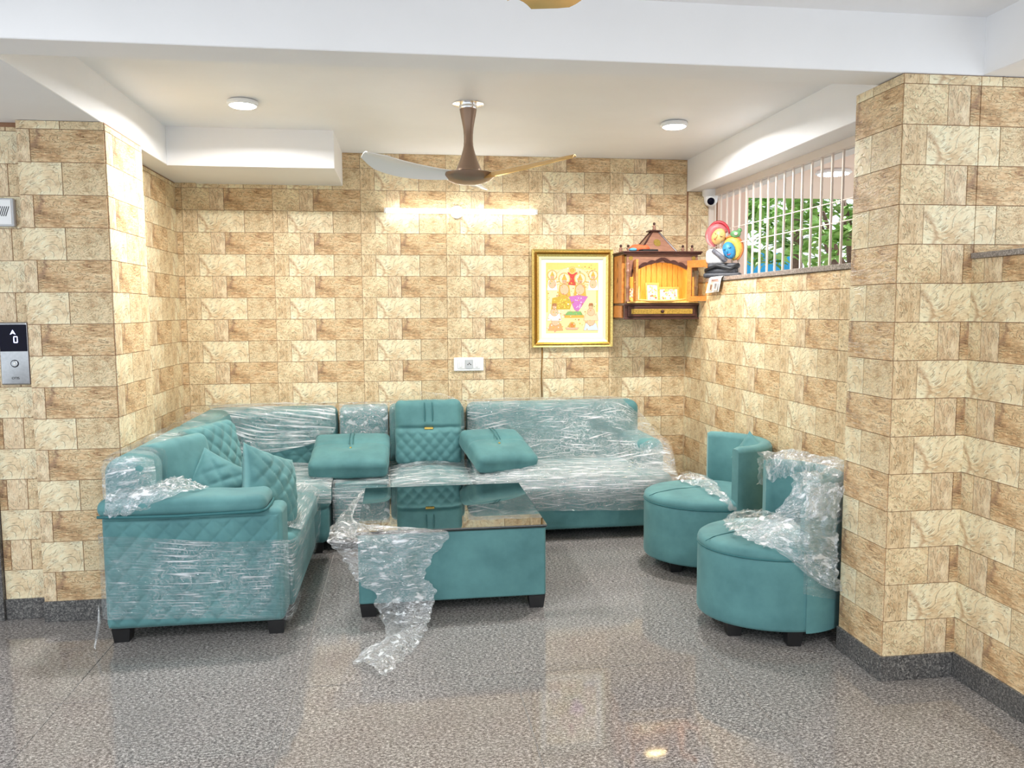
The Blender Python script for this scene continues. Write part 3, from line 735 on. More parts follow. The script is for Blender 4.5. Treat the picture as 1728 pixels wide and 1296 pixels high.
film('plastic_wrap', [[(RX0-.002, 5.74, .858), (.8, 5.74, .862), (1.2, 5.74, .862), (1.55, 5.74, .858), (1.70, 5.72, .84)],
                      [(RX0-.004, 5.535, .848), (.8, 5.53, .85), (1.2, 5.53, .85), (1.52, 5.53, .848), (1.73, 5.60, .74)],
                      [(RX0-.004, 5.53, .68), (.8, 5.50, .69), (1.2, 5.46, .72), (1.52, 5.34, .71), (1.762, 5.32, .645)],
                      [(RX0-.004, 5.44, .50), (.8, 5.38, .52), (1.2, 5.28, .55), (1.52, 5.17, .59), (1.775, 5.09, .60)],
                      [(RX0-.004, 5.1, .462), (.8, 5.08, .478), (1.2, 5.06, .49), (1.52, 5.02, .47), (1.79, 5.0, .42)],
                      [(RX0-.003, 4.94, .38), (.8, 4.935, .385), (1.2, 4.935, .38), (1.52, 4.94, .37), (1.785, 4.95, .35)],
                      [(RX0-.002, 4.965, .22), (.8, 4.96, .21), (1.2, 4.96, .20), (1.52, 4.965, .19), (1.765, 4.98, .18)]], M['film_cross'], rs, 110, 70, .0045, 9, seed=14, ripple=(.003, 3, 4))
film('seat_wrap', [[(RX0+.0, 5.3, .475), (1.0, 5.25, .488), (1.74, 5.1, .47)], [(RX0+.0, 4.99, .446), (1.0, 4.96, .456), (1.78, 4.97, .43)], [(RX0+.0, 4.93, .37), (1.0, 4.925, .37), (1.785, 4.94, .36)], [(RX0, 4.955, .27), (1.0, 4.95, .26), (1.77, 4.965, .25)]], fs_, rs, 80, 30, .004, 12, seed=15)
film('arm_wrap', [[(1.56, 5.085, .60), (1.66, 5.075, .645), (1.765, 5.09, .60)], [(1.56, 5.07, .50), (1.66, 5.06, .52), (1.772, 5.075, .5)], [(1.57, 5.06, .43), (1.67, 5.05, .42), (1.785, 5.03, .4)]], fc, rs, 30, 24, .01, 20, seed=16)

# ------------------------------------------------------------------ cushions
def box_cushion(name, label, loc, rot, w=.5, h=.45, t=.13, style='tuft', group=None, cat='cushion'):
    def fn(p, u):
        d = Vector((0, 0, 0)); k = max(0, 1-abs(u.x)**2.2)*max(0, 1-abs(u.z)**2.2)
        if abs(u.y) > .3: d.y += (1 if u.y > 0 else -1)*.028*k
        if u.y < -.3:
            if style == 'tuft':
                r2 = (p.x/.11)**2+((p.z)/.07)**2; d.y += .034*math.exp(-r2); d.y += .007*math.exp(-(p.x/.012)**2)*0
                d.y += .010*math.exp(-((p.z-.05*math.cos(p.x*5))/.012)**2)
            elif style == 'quilt_low':
                if p.z < .03: d.y -= quilt(p.x, p.z, .075, .082, .012)*min(1, (.03-p.z)/.03)
                d.y += .014*math.exp(-((p.z-.03)/.012)**2)+.01*math.exp(-(p.x/.05)**2-((p.z-.02)/.03)**2)
            elif style == 'quilt_all': d.y -= quilt(p.x, p.z, .1, .1, .014)
            elif style == 'plain': d.y += .012*math.exp(-((p.z+.09+.03*p.x)/.02)**2)
        wr = noise.noise(Vector((p.x*30, p.z*9, 3.3)))*.003 if abs(u.y) < .75 else 0
        d.y += wr; d.z += .004*noise.noise(Vector((p.x*22, p.y*10, 1.7)))
        d.x += .006*noise.noise(Vector((p.z*9, p.y*9, 5.2)))
        return d
    V, F = rbox(-w/2, w/2, -t/2, t/2, -h/2, h/2, .04, 44 if style.startswith('quilt') else 26, fn)
    o = obj(name, (V, F), M['velvet'], None, True); o.location = loc; o.rotation_euler = rot
    tag(o, label, cat, group)
    if style == 'tuft':
        b = ball((0, 0, 0), .008, .005, .008, 10, 6); q = obj('button', xf(b, Matrix.Translation((0, -t/2+.004, 0))), M['brass'], o, True, True); q['label'] = 'brass button'
        obj('seam', tube([(0.012, -t/2-.010, .02), (.012, -t/2-.028, .10), (.012, -t/2-.018, .18)], .0025, 5), M['piping'], o, True, True)
        obj('seam', tube([(-.012, -t/2-.010, .02), (-.012, -t/2-.028, .10), (-.012, -t/2-.018, .18)], .0025, 5), M['piping'], o, True, True)
    if style == 'quilt_low':
        for x in (-.026, .026):
            obj('strap_seam', tube([(x, -t/2-.012, .035), (x, -t/2-.029, .09), (x, -t/2-.024, .15), (x, -t/2-.006, h/2-.02)], .0028, 5), M['piping'], o, True, True)
        q = obj('tab', bbox(-.03, .03, -t/2-.022, -t/2-.008, .018, .034, .003), M['brass'], o, False, True); q['label'] = 'small gold tab'
    return o
def throw_pillow(name, label, loc, rot, w=.42, h=.42, t=.15, group=None, quilted=True):
    n = 44; V = []; F = []
    for s in (-1, 1):
        for j in range(n+1):
            for i in range(n+1):
                u, v = i/n*2-1, j/n*2-1
                pr = ((1-abs(u)**2.2)*(1-abs(v)**2.2)); pr = max(pr, 0)**.55
                x = u*w/2*(1-.07*(1-v*v)); z = v*h/2*(1-.07*(1-u*u))
                th = t/2*pr
                if quilted and s < 0: th += quilt(u*w/2*1.0, v*h/2, .1, .1, .012, .5)*min(1, pr*1.6)
                th += .004*noise.noise(Vector((x*26, z*26, s*3)))*min(1, pr*2)
                V.append((x, s*th, z))
    P = (n+1)**2; W = n+1
    for s in (0, 1):
        for j in range(n):
            for i in range(n):
                q = (s*P+j*W+i, s*P+j*W+i+1, s*P+(j+1)*W+i+1, s*P+(j+1)*W+i); F.append(q if s == 0 else tuple(reversed(q)))
    rim = [i for i in range(W)]+[j*W+n for j in range(1, W)]+[n*W+i for i in range(n-1, -1, -1)]+[j*W for j in range(n-1, 0, -1)]
    for k in range(len(rim)):
        a, b = rim[k], rim[(k+1) % len(rim)]; F.append((b, a, P+a, P+b))
    o = obj(name, (V, F), M['velvet'], None, True); o.location = loc; o.rotation_euler = rot
    return tag(o, label, 'cushion', group)
R_ = math.radians
G = 'loose teal velvet cushions on the sofa'
box_cushion('back_cushion', 'plain side of a big teal back cushion standing behind the left sofa arm', (-1.12, 4.13, .655), (R_(-12), 0, R_(66)), .40, .43, .15, 'plain', G)
box_cushion('back_cushion', 'quilted teal back cushion leaning on the left backrest behind the plain one', (-1.07, 4.62, .665), (R_(-12), 0, R_(72)), .42, .41, .13, 'quilt_all', G)
throw_pillow('throw_pillow', 'quilted teal throw pillow in the middle, half hidden behind the left sofa arm', (-.905, 4.10, .575), (R_(-28), R_(30), R_(12)), .38, .38, .14, G)
throw_pillow('throw_pillow', 'quilted teal throw pillow overhanging the front end of left sofa arm', (-.665, 4.03, .605), (R_(-15), R_(22), R_(62)), .42, .42, .16, G)
box_cushion('back_cushion', 'teal tufted cushion lying on the console, small gold button in its centre', (-.345, 5.27, .555), (R_(-74), 0, R_(-2)), .5, .46, .12, 'tuft', G)
box_cushion('back_cushion', 'teal cushion standing upright on armless seat, quilted below with gold tab', (.17, 5.44, .672), (R_(-7), 0, R_(0)), .45, .44, .13, 'quilt_low', G)
box_cushion('back_cushion', 'teal tufted cushion lying askew on the right-hand film-wrapped sofa seat', (.625, 5.24, .565), (R_(-70), R_(3), R_(17)), .43, .42, .12, 'tuft', G)

# ------------------------------------------------------------------ coffee table and its film
ct = thing('coffee_table', 'boxy teal velvet coffee table with a mirrored dark glass top', 'coffee table', (.234, 4.32, 0))
obj('body', rbox(-.23, .698, 3.845, 4.80, .067, .418, .012, 4), V_, ct, True)
obj('glass_top', bbox(-.235, .703, 3.835, 4.81, .426, .434, .0015, 1), M['tableglass'], ct)
obj('glass_underlay', bbox(-.232, .70, 3.838, 4.807, .418, .4255, .0015, 1), M['glassedge'], ct)
for x, y in ((-.185, 3.89), (.653, 3.89), (-.185, 4.755), (.653, 4.755)): leg(x, y, .042, parent=ct)
tf = film('plastic_sheet', [[(-.242, 4.75, .438), (-.244, 4.70, .440), (-.246, 4.62, .44)],
                            [(-.335, 4.2, .43), (-.28, 4.12, .437), (-.245, 3.98, .438)],
                            [(-.37, 3.80, .425), (-.24, 3.81, .425), (-.08, 3.822, .432), (.20, 3.822, .428)],
                            [(-.29, 3.79, .31), (-.16, 3.80, .31), (-.03, 3.795, .30), (.12, 3.812, .295)],
                            [(-.22, 3.79, .195), (-.10, 3.80, .20), (0.0, 3.78, .20), (.085, 3.80, .205)],
                            [(-.155, 3.78, .145), (-.06, 3.79, .15), (.05, 3.765, .15), (.139, 3.77, .155)],
                            [(-.124, 3.69, .06), (-.06, 3.71, .06), (.02, 3.68, .065), (.11, 3.68, .06)],
                            [(-.10, 3.53, .02), (-.04, 3.58, .03), (.02, 3.56, .035), (.085, 3.59, .02)],
                            [(-.21, 3.38, .012), (-.12, 3.42, .045), (-.04, 3.45, .05), (.04, 3.45, .012)],
                            [(-.235, 3.34, .008), (-.19, 3.27, .03), (-.14, 3.23, .03), (-.10, 3.17, .008)]], fc, None, 60, 120, .010, 13, seed=21, edge=.02, ripple=(.006, 1.5, 3))
tag(tf, 'crumpled clear plastic sheet hanging off the coffee table down onto the granite floor', 'plastic sheet')
fs3 = film('plastic_shred', [[(-.14, 3.24, .006), (-.10, 3.16, .006), (-.13, 3.06, .005)], [(-.165, 3.25, .010), (-.135, 3.17, .012), (-.15, 3.06, .006)]], fc, tf, 24, 6, .004, 20, seed=22) if False else None

# ------------------------------------------------------------------ barrel chairs
def barrel_chair(c, label, rx=.335, ry=.30, rot=0, half=88, zt=.745):
    t = thing('barrel_chair', label, 'chair', (c[0], c[1], 0), 'teal barrel chairs by the right wall', rot)
    n = 48
    def ring(r, z, s=1.0): return [(r*(rx if math.cos(2*PI*k/n) < 0 else ry)*math.cos(2*PI*k/n)*s, r*ry*math.sin(2*PI*k/n)*s, z) for k in range(n)]
    def stack(prof):
        V = []; F = []
        for r, z in prof: V += ring(r, z)
        for i in range(len(prof)-1):
            for k in range(n): F.append((i*n+k, i*n+(k+1) % n, (i+1)*n+(k+1) % n, (i+1)*n+k))
        F += [tuple(reversed(range(n))), tuple(range((len(prof)-1)*n, len(prof)*n))]
        return V, F
    obj('base', stack([(.95, .068), (.985, .072), (1, .085), (1, .15), (1, .25), (1, .33), (1, .385), (.985, .395)]), V_, t, True, True)
    obj('seat_cushion', stack([(.985, .392), (1.004, .398), (1.004, .412), (.99, .428), (.95, .438), (.85, .446), (.6, .454), (.3, .458), (.02, .459)]), V_, t, True, True)
    obj('piping', tube([(v[0]*1.004, v[1]*1.004, .396) for v in ring(1.0, 0)]+[(ring(1.0, 0)[0][0]*1.004, ring(1.0, 0)[0][1]*1.004, .396)], .0035, 6), M['piping'], t, True, True)
    # seat seam across the cushion
    obj('seam', tube([(-rx*.985+(rx*.985+.05)*i/10, -.10+.13*(i/10)**.7, .4335+.025*min(1, i/4)**.6) for i in range(11)], .002, 5), M['piping'], t, True, True)
    # wrap-around backrest
    V = []; F = []; m = 40; th = .085; ro = ry+.012
    sec = [(0, .07), (0, .30), (0, zt-.03), (.012, zt-.008), (.03, zt), (th-.03, zt), (th-.012, zt-.008), (th, zt-.03), (th, .42), (th, .30)]
    for i in range(m+1):
        ang = R_(-half+2*half*i/m)
        for d, z in sec:
            e = 0
            if i == 0 or i == m: d = .008+(d-.008)*.82 if d < th/2 else d-.008; z = min(z, zt-.012)
            V.append(((ro-d)*math.cos(ang), (ro-d)*math.sin(ang), z))
    K = len(sec)
    for i in range(m):
        for k in range(K-1): F.append((i*K+k, (i+1)*K+k, (i+1)*K+k+1, i*K+k+1))
    F += [tuple(range(K)), tuple(reversed(range(m*K, (m+1)*K)))]
    obj('backrest', (V, F), V_, t, True, True, sharp=50)
    for lx, ly in ((-.235, .13), (-.235, -.13), (.0, -.25), (.0, .25)):
        s = .036; h = .07
        L = ([(lx-s*.8, ly-s*.8, 0), (lx+s*.8, ly-s*.8, 0), (lx+s*.8, ly+s*.8, 0), (lx-s*.8, ly+s*.8, 0), (lx-s, ly-s, h), (lx+s, ly-s, h), (lx+s, ly+s, h), (lx-s, ly+s, h)], box(0, 1, 0, 1, 0, 1)[1])
        obj('leg', L, M['legs'], t, False, True)
    return t
ch1 = barrel_chair((1.785, 4.40), 'teal barrel chair farther from camera, with a small cushion inside its backrest', .39, .325, R_(-7), 80)
ch2 = barrel_chair((1.745, 3.50), 'teal barrel chair beside the right pillar, its backrest draped in clear film', .365, .30, R_(-7), 83)
throw_pillow('throw_pillow', 'small teal pillow tucked inside the backrest of the farther barrel chair', (1.985, 4.31, .66), (R_(-14), R_(30), R_(-70)), .20, .20, .10, G, False)
p1 = film('plastic_sheet', [[(1.66, 4.66, .475), (1.74, 4.66, .50), (1.82, 4.62, .47)], [(1.66, 4.52, .472), (1.75, 4.50, .51), (1.83, 4.46, .48)], [(1.70, 4.36, .475), (1.76, 4.34, .50), (1.80, 4.30, .478)], [(1.70, 4.24, .47), (1.735, 4.22, .49), (1.77, 4.22, .48)], [(1.73, 4.12, .455), (1.755, 4.11, .46), (1.775, 4.12, .46)], [(1.755, 4.06, .40), (1.77, 4.055, .40), (1.785, 4.06, .41)]], fc, None, 30, 60, .012, 18, seed=31, edge=.02)
tag(p1, 'strip of crumpled clear film lying on the farther barrel chair seat', 'plastic film')
# film bunched round the nearer chair's backrest
def chair_film():
    cx, cy = 1.745, 3.50; rows = []
    for i in range(15):
        a = R_(-97+177*i/14); row = []
        for (r, z) in ((.335, .60), (.338, .70), (.335, .755), (.30, .785), (.255, .78), (.205, .745), (.20, .66)):
            rr = r+.012*math.sin(i*2.1); zz = z+.012*math.sin(i*1.7+1)
            row.append((cx+rr*math.cos(a), cy+rr*math.sin(a), zz))
        rows.append(row)
    o = film('plastic_sheet', rows, fc, None, 44, 130, .012, 17, seed=41, edge=.02)
    tag(o, 'bunched clear film over the backrest of the chair beside right pillar', 'plastic film')
    film('sash', [[(1.70, 3.215, .74), (1.80, 3.18, .75), (1.90, 3.17, .74)], [(1.60, 3.24, .60), (1.74, 3.165, .62), (1.87, 3.165, .62)], [(1.52, 3.31, .50), (1.66, 3.17, .52), (1.86, 3.16, .48)], [(1.62, 3.20, .44), (1.72, 3.165, .40), (1.86, 3.155, .38)], [(1.75, 3.17, .33), (1.80, 3.16, .31), (1.88, 3.155, .30)], [(1.84, 3.165, .275), (1.87, 3.16, .27), (1.90, 3.16, .265)]], fc, o, 44, 60, .012, 18, seed=42, edge=.02)
    film('seat_film', [[(1.56, 3.66, .475), (1.66, 3.70, .50), (1.76, 3.70, .50)], [(1.50, 3.52, .475), (1.64, 3.52, .53), (1.78, 3.5, .53)], [(1.50, 3.36, .475), (1.62, 3.34, .52), (1.76, 3.30, .53)], [(1.58, 3.22, .45), (1.66, 3.21, .47), (1.76, 3.20, .50)]], fc, o, 36, 36, .016, 18, seed=43, edge=.03)
    film('side_film', [[(1.745+.33*math.cos(R_(a)), 3.5+.33*math.sin(R_(a)), .73) for a in (-95, -75, -55, -30)], [(1.745+.326*math.cos(R_(a)), 3.5+.326*math.sin(R_(a)), .5) for a in (-95, -75, -55, -30)], [(1.745+.33*math.cos(R_(a)), 3.5+.33*math.sin(R_(a)), .26-.03*k) for k, a in enumerate((-95, -75, -55, -30))]], fk, o, 36, 36, .003, 14, seed=44)
chair_film()

# ------------------------------------------------------------------ wall things
# framed devotional print
fr = thing('picture_frame', 'gold framed devotional print hanging on the back wall beside the shrine', 'framed picture', (1.245, YB, 1.585))
FX0, FX1, FZ0, FZ1 = .945, 1.547, 1.229, 1.939; yw = YB-.008
for k, (ins, wd, y0, y1, mt, nm) in enumerate(((0, .022, yw-.034, yw, 'gold', 'outer_moulding'), (.022, .014, yw-.040, yw, 'golddark', 'beaded_moulding'), (.036, .016, yw-.030, yw, 'gold', 'inner_moulding'), (.052, .018, yw-.022, yw-.004, 'mat_board', 'mat_board'))):
    a0, a1, b0, b1 = FX0+ins, FX1-ins, FZ0+ins, FZ1-ins
    ps = [[(a0, b0), (a1, b0), (a1-wd, b0+wd), (a0+wd, b0+wd)], [(a1, b0), (a1, b1), (a1-wd, b1-wd), (a1-wd, b0+wd)], [(a1, b1), (a0, b1), (a0+wd, b1-wd), (a1-wd, b1-wd)], [(a0, b1), (a0, b0), (a0+wd, b0+wd), (a0+wd, b1-wd)]]
    for q in ps:
        V, F = prism(q, y0, y1)
        V = [((x, y+(.008 if (y == y0 and i in (2, 3)) else 0), z)) for i, (x, y, z) in enumerate(V)]
        obj(nm, (V, F), M[mt], fr)
obj('backing', box(FX0+.01, FX1-.01, yw-.004, yw+.003, FZ0+.01, FZ1-.01), M['paper'], fr)
def circle(cx, cz, r, n=16, rz=None): return [(cx+r*math.cos(2*PI*k/n), cz+(rz or r)*math.sin(2*PI*k/n)) for k in range(n)]
def picture():
    L = []; rnd = random.Random(3)
    def add(pts, col):
        mx = sum(p[0] for p in pts)/len(pts); mz = sum(p[1] for p in pts)/len(pts); e = max(math.hypot(p[0]-mx, p[1]-mz) for p in pts)
        if .006 < e < .09: k = 1+.0022/e; L.append(([(mx+(p[0]-mx)*k, mz+(p[1]-mz)*k) for p in pts], S(176, 120, 64)))
        L.append((pts, col))
    X0, X1, Z0_, Z1 = FX0+.105, FX1-.105, FZ0+.10, FZ1-.095; cx = (X0+X1)/2; W = X1-X0; Hh = Z1-Z0_
    def q(u, v): return (X0+u*W, Z0_+v*Hh)
    def P(pts, col): add([q(*p) for p in pts], col)
    def C(u, v, r, col, rz=None): c = q(u, v); add(circle(c[0], c[1], r*W, 16, (rz or r)*W), col)
    ye, cr_, gd, pk, rd, gn, wh, br = S(240, 210, 112), S(244, 228, 172), S(222, 176, 60), S(200, 110, 190), S(214, 50, 36), S(120, 180, 100), S(250, 248, 240), S(170, 110, 60)
    P([(0, 0), (1, 0), (1, 1), (0, 1)], cr_)
    for v0, v1, c in ((0, .22, S(246, 226, 160)), (.9, 1, ye)): P([(0, v0), (1, v0), (1, v1), (0, v1)], c)
    for s in (-1, 1):
        for r0, c in ((.50, gd), (.46, S(246, 232, 190)), (.36, gd), (.33, cr_)):
            P([(.5+s*(.04+(.5-.04)*math.sin(t*PI/2/10)*r0/.5), .93-(1-math.cos(t*PI/2/10))*.3*r0/.5) for t in range(11)]+[(.5+s*.04, .75)], c)
        P([(.5+s*.46, .3), (.5+s*.5, .3), (.5+s*.5, .95), (.5+s*.46, .95)], ye)
    P([(.41, .87), (.47, .85), (.53, .85), (.6, .87), (.56, .78), (.57, .68), (.42, .69), (.45, .78)], rd)
    C(.5, .89, .065, ye); C(.5, .89, .04, gd)
    for u, v, k, robe in ((.12, .70, .9, wh), (.9, .70, .9, wh), (.35, .62, 1.1, gd), (.65, .62, 1.1, gd)):
        C(u, v+.14*k, .10*k, ye); C(u, v+.14*k, .085*k, S(252, 244, 190))
        P([(u-.11*k, v-.10*k), (u+.11*k, v-.10*k), (u+.08*k, v+.06*k), (u-.08*k, v+.06*k)], robe)
        C(u, v+.0*k, .075*k, S(232, 190, 150), .085*k); C(u, v+.105*k, .036*k, S(222, 174, 136))
        P([(u-.045*k, v+.125*k), (u+.045*k, v+.125*k), (u, v+.20*k)], gd)
        C(u-.015*k, v+.105*k, .007, br); C(u+.015*k, v+.105*k, .007, br)
    P([(.1, .34), (.46, .34), (.5, .46), (.34, .54), (.12, .50)], S(206, 172, 40))
    P([(.44, .52), (.62, .54), (.8, .52), (.68, .38), (.6, .30), (.54, .34)], pk)
    for k in range(26): C(.16+.3*rnd.random(), .36+.13*rnd.random(), .012, S(236, 214, 90))
    for k in range(16): C(.55+.14*rnd.random(), .36+.14*rnd.random(), .010, S(240, 214, 236))
    P([(.36, .26), (.7, .26), (.66, .31), (.42, .31)], gn); P([(.36, .22), (.72, .22), (.72, .255), (.36, .255)], gd)
    for u, v, robe in ((.18, .16, S(236, 170, 110)), (.86, .16, S(206, 220, 240)), (.16, .30, wh), (.86, .30, S(244, 210, 170))):
        P([(u-.14, v-.12), (u+.14, v-.12), (u+.10, v-.02), (u-.10, v-.02)], robe)
        C(u, v+.0, .07, S(230, 190, 152)); C(u, v+.075, .036, S(222, 176, 138)); P([(u-.045, v+.09), (u+.045, v+.09), (u+.03, v+.125), (u-.03, v+.125)], br)
    C(.5, .11, .06, gd); C(.5, .11, .035, S(220, 130, 40)); P([(.37, .08), (.63, .08), (.6, .05), (.4, .05)], S(236, 180, 150))
    for k in range(150): C(.02+.96*rnd.random(), .02+.96*rnd.random(), .006+.008*rnd.random(), (S(226, 186, 70), S(206, 150, 60), wh, S(226, 150, 120), S(160, 180, 110), S(190, 120, 60))[k % 6])
    V = []; F = []; cols = []
    for i, (pts, c) in enumerate(L):
        n = len(V); y = yw-.0062-.000012*i; V += [(x, y, z) for x, z in pts]; F.append(tuple(range(n, n+len(pts)))); cols.append(c)
    return (V, F), cols
vf, cols = picture()
obj('print_paper', bbox(FX0+.068, FX1-.068, yw-.006, yw-.0035, FZ0+.068, FZ1-.068, .0005, 1), M['paper'], fr)
pr = obj('print', vf, M['print'], fr, cols=cols); pr['label'] = 'colourful devotional print with seated figures under an arch'
tag(obj('power_cord', tube([(1.02, YB-.016, FZ0), (1.022, YB-.014, 1.15), (1.016, YB-.014, 1.0), (1.02, YB-.014, .86)], .0035, 6), M['golddark'], None, True), 'thin cord hanging below the gold picture frame', 'cord')

# switch plate
sw = thing('switch_plate', 'white electrical switch plate on the back wall above the sofa', 'switch', (.479, YB, 1.112))
obj('plate', bbox(.37, .588, YB-.022, YB-.008, 1.062, 1.160, .005), M['white_plastic'], sw)
for i in range(3):
    x = .425+.055*i; obj('module', bbox(x-.026, x+.026, YB-.026, YB-.021, 1.078, 1.144, .003), M['grey_plastic'] if i == 1 else M['white_plastic'], sw)
for i in range(3): obj('socket_hole', bbox(.471+.01*i-.002, .475+.01*i, YB-.0275, YB-.0255, 1.105+.008*(i == 1), 1.113+.008*(i == 1), .0005, 1), M['black'], sw)
obj('rocker', bbox(.41, .428, YB-.030, YB-.025, 1.088, 1.134, .003), M['white_plastic'], sw); obj('rocker', bbox(.526, .544, YB-.030, YB-.025, 1.088, 1.134, .003), M['white_plastic'], sw)

# lift call panel
lp = thing('lift_call_panel', 'steel lift call panel with dark floor display on the left wall', 'lift panel', (-1.823, FLY, 1.305))
px0, px1, py = -1.888, -1.757, FLY-.038
obj('housing', bbox(px0, px1, py, FLY-.007, 1.158, 1.456, .008, 3), M['steel'], lp, True, sharp=40)
obj('display', bbox(px0+.004, px1-.006, py-.002, py+.003, 1.318, 1.445, .0015, 1), M['blackgloss'], lp)
def flat(pts, y, th=.001): return prism(pts, y-th, y)
obj('arrow', flat([(-1.835, 1.398), (-1.823, 1.404), (-1.811, 1.398), (-1.823, 1.420)], py-.002), M['led'], lp)
zx, zz = -1.812, 1.374
obj('digit', join(flat([(zx-.009, zz-.014), (zx-.006, zz-.014), (zx-.006, zz+.014), (zx-.009, zz+.014)], py-.002), flat([(zx+.006, zz-.014), (zx+.009, zz-.014), (zx+.009, zz+.014), (zx+.006, zz+.014)], py-.002), flat([(zx-.007, zz+.012), (zx+.007, zz+.012), (zx+.006, zz+.016), (zx-.006, zz+.016)], py-.002), flat([(zx-.006, zz-.016), (zx+.006, zz-.016), (zx+.007, zz-.012), (zx-.007, zz-.012)], py-.002)), M['led'], lp)
rotx = Matrix.Rotation(PI/2, 4, 'X')
btn = obj('button', xf(lathe([(.018, 0), (.018, .002), (.0155, .0025)], n=28), Matrix.Translation((-1.823, py+.0005, 1.26)) @ rotx), M['blackgloss'], lp)
obj('button_cap', xf(lathe([(.0145, .0015), (.0145, .004), (.012, .005)], n=28), Matrix.Translation((-1.823, py+.0005, 1.26)) @ rotx), M['steel'], btn)
obj('arrow', flat([(-1.829, 1.255), (-1.823, 1.258), (-1.817, 1.255), (-1.823, 1.269)], py-.0046), M['paper'], btn)
def text(body, size, loc, m, parent, name='lettering'):
    cu = bpy.data.curves.new(name, 'FONT'); cu.body = body; cu.size = size; cu.align_x = 'CENTER'; cu.align_y = 'CENTER'; cu.extrude = .0004
    tmp = bpy.data.objects.new('tmp', cu); COL.objects.link(tmp)
    dg = bpy.context.evaluated_depsgraph_get(); me = bpy.data.meshes.new_from_object(tmp.evaluated_get(dg)); bpy.data.objects.remove(tmp)
    me.materials.clear(); me.materials.append(m)
    o = link(name, me, parent); o.rotation_euler = (PI/2, 0, 0); o.location = Vector(loc)-worg(parent); return o
text('OTIS', .016, (-1.823, py-.0008, 1.19), M['black'], lp)

sp = thing('intercom_box', 'small grey intercom box with a hatched grille at the left edge', 'intercom', (-1.85, FLY, 1.968))
obj('housing', bbox(-1.912, -1.788, FLY-.035, FLY-.007, 1.903, 2.034, .006, 3), M['grey_plastic'], sp)
obj('faceplate', bbox(-1.905, -1.797, FLY-.038, FLY-.034, 1.912, 2.026, .002, 1), M['white_plastic'], sp)
for i in range(7):
    x = -1.878+i*.009; obj('slot', flat([(x, 1.95), (x+.004, 1.95), (x+.02, 1.995), (x+.016, 1.995)], FLY-.0378, .0008), M['black'], sp)

# security camera under the window beam
cc = thing('security_camera', 'white dome security camera mounted under the beam by the window', 'camera', (2.285, 5.70, 2.37))
cx, cy = 2.27, 5.70
obj('mount', lathe([(.062, 0), (.062, -.035), (.05, -.05)], (cx, cy, 2.37), 28), M['white_plastic'], cc, True, sharp=40)
obj('dome', lathe([(.05, -.05), (.05, -.06), (.047, -.085), (.036, -.105), (.02, -.115), (.002, -.117)], (cx, cy, 2.37), 28), M['white_plastic'], cc, True, sharp=40)
lens = xf(ball((0, 0, 0), .027, .014, .027), Matrix.Translation((cx-.014, cy-.04, 2.285)) @ Matrix.Rotation(R_(-20), 4, 'Z') @ Matrix.Rotation(R_(18), 4, 'X'))
obj('lens', lens, M['blackgloss'], cc, True)

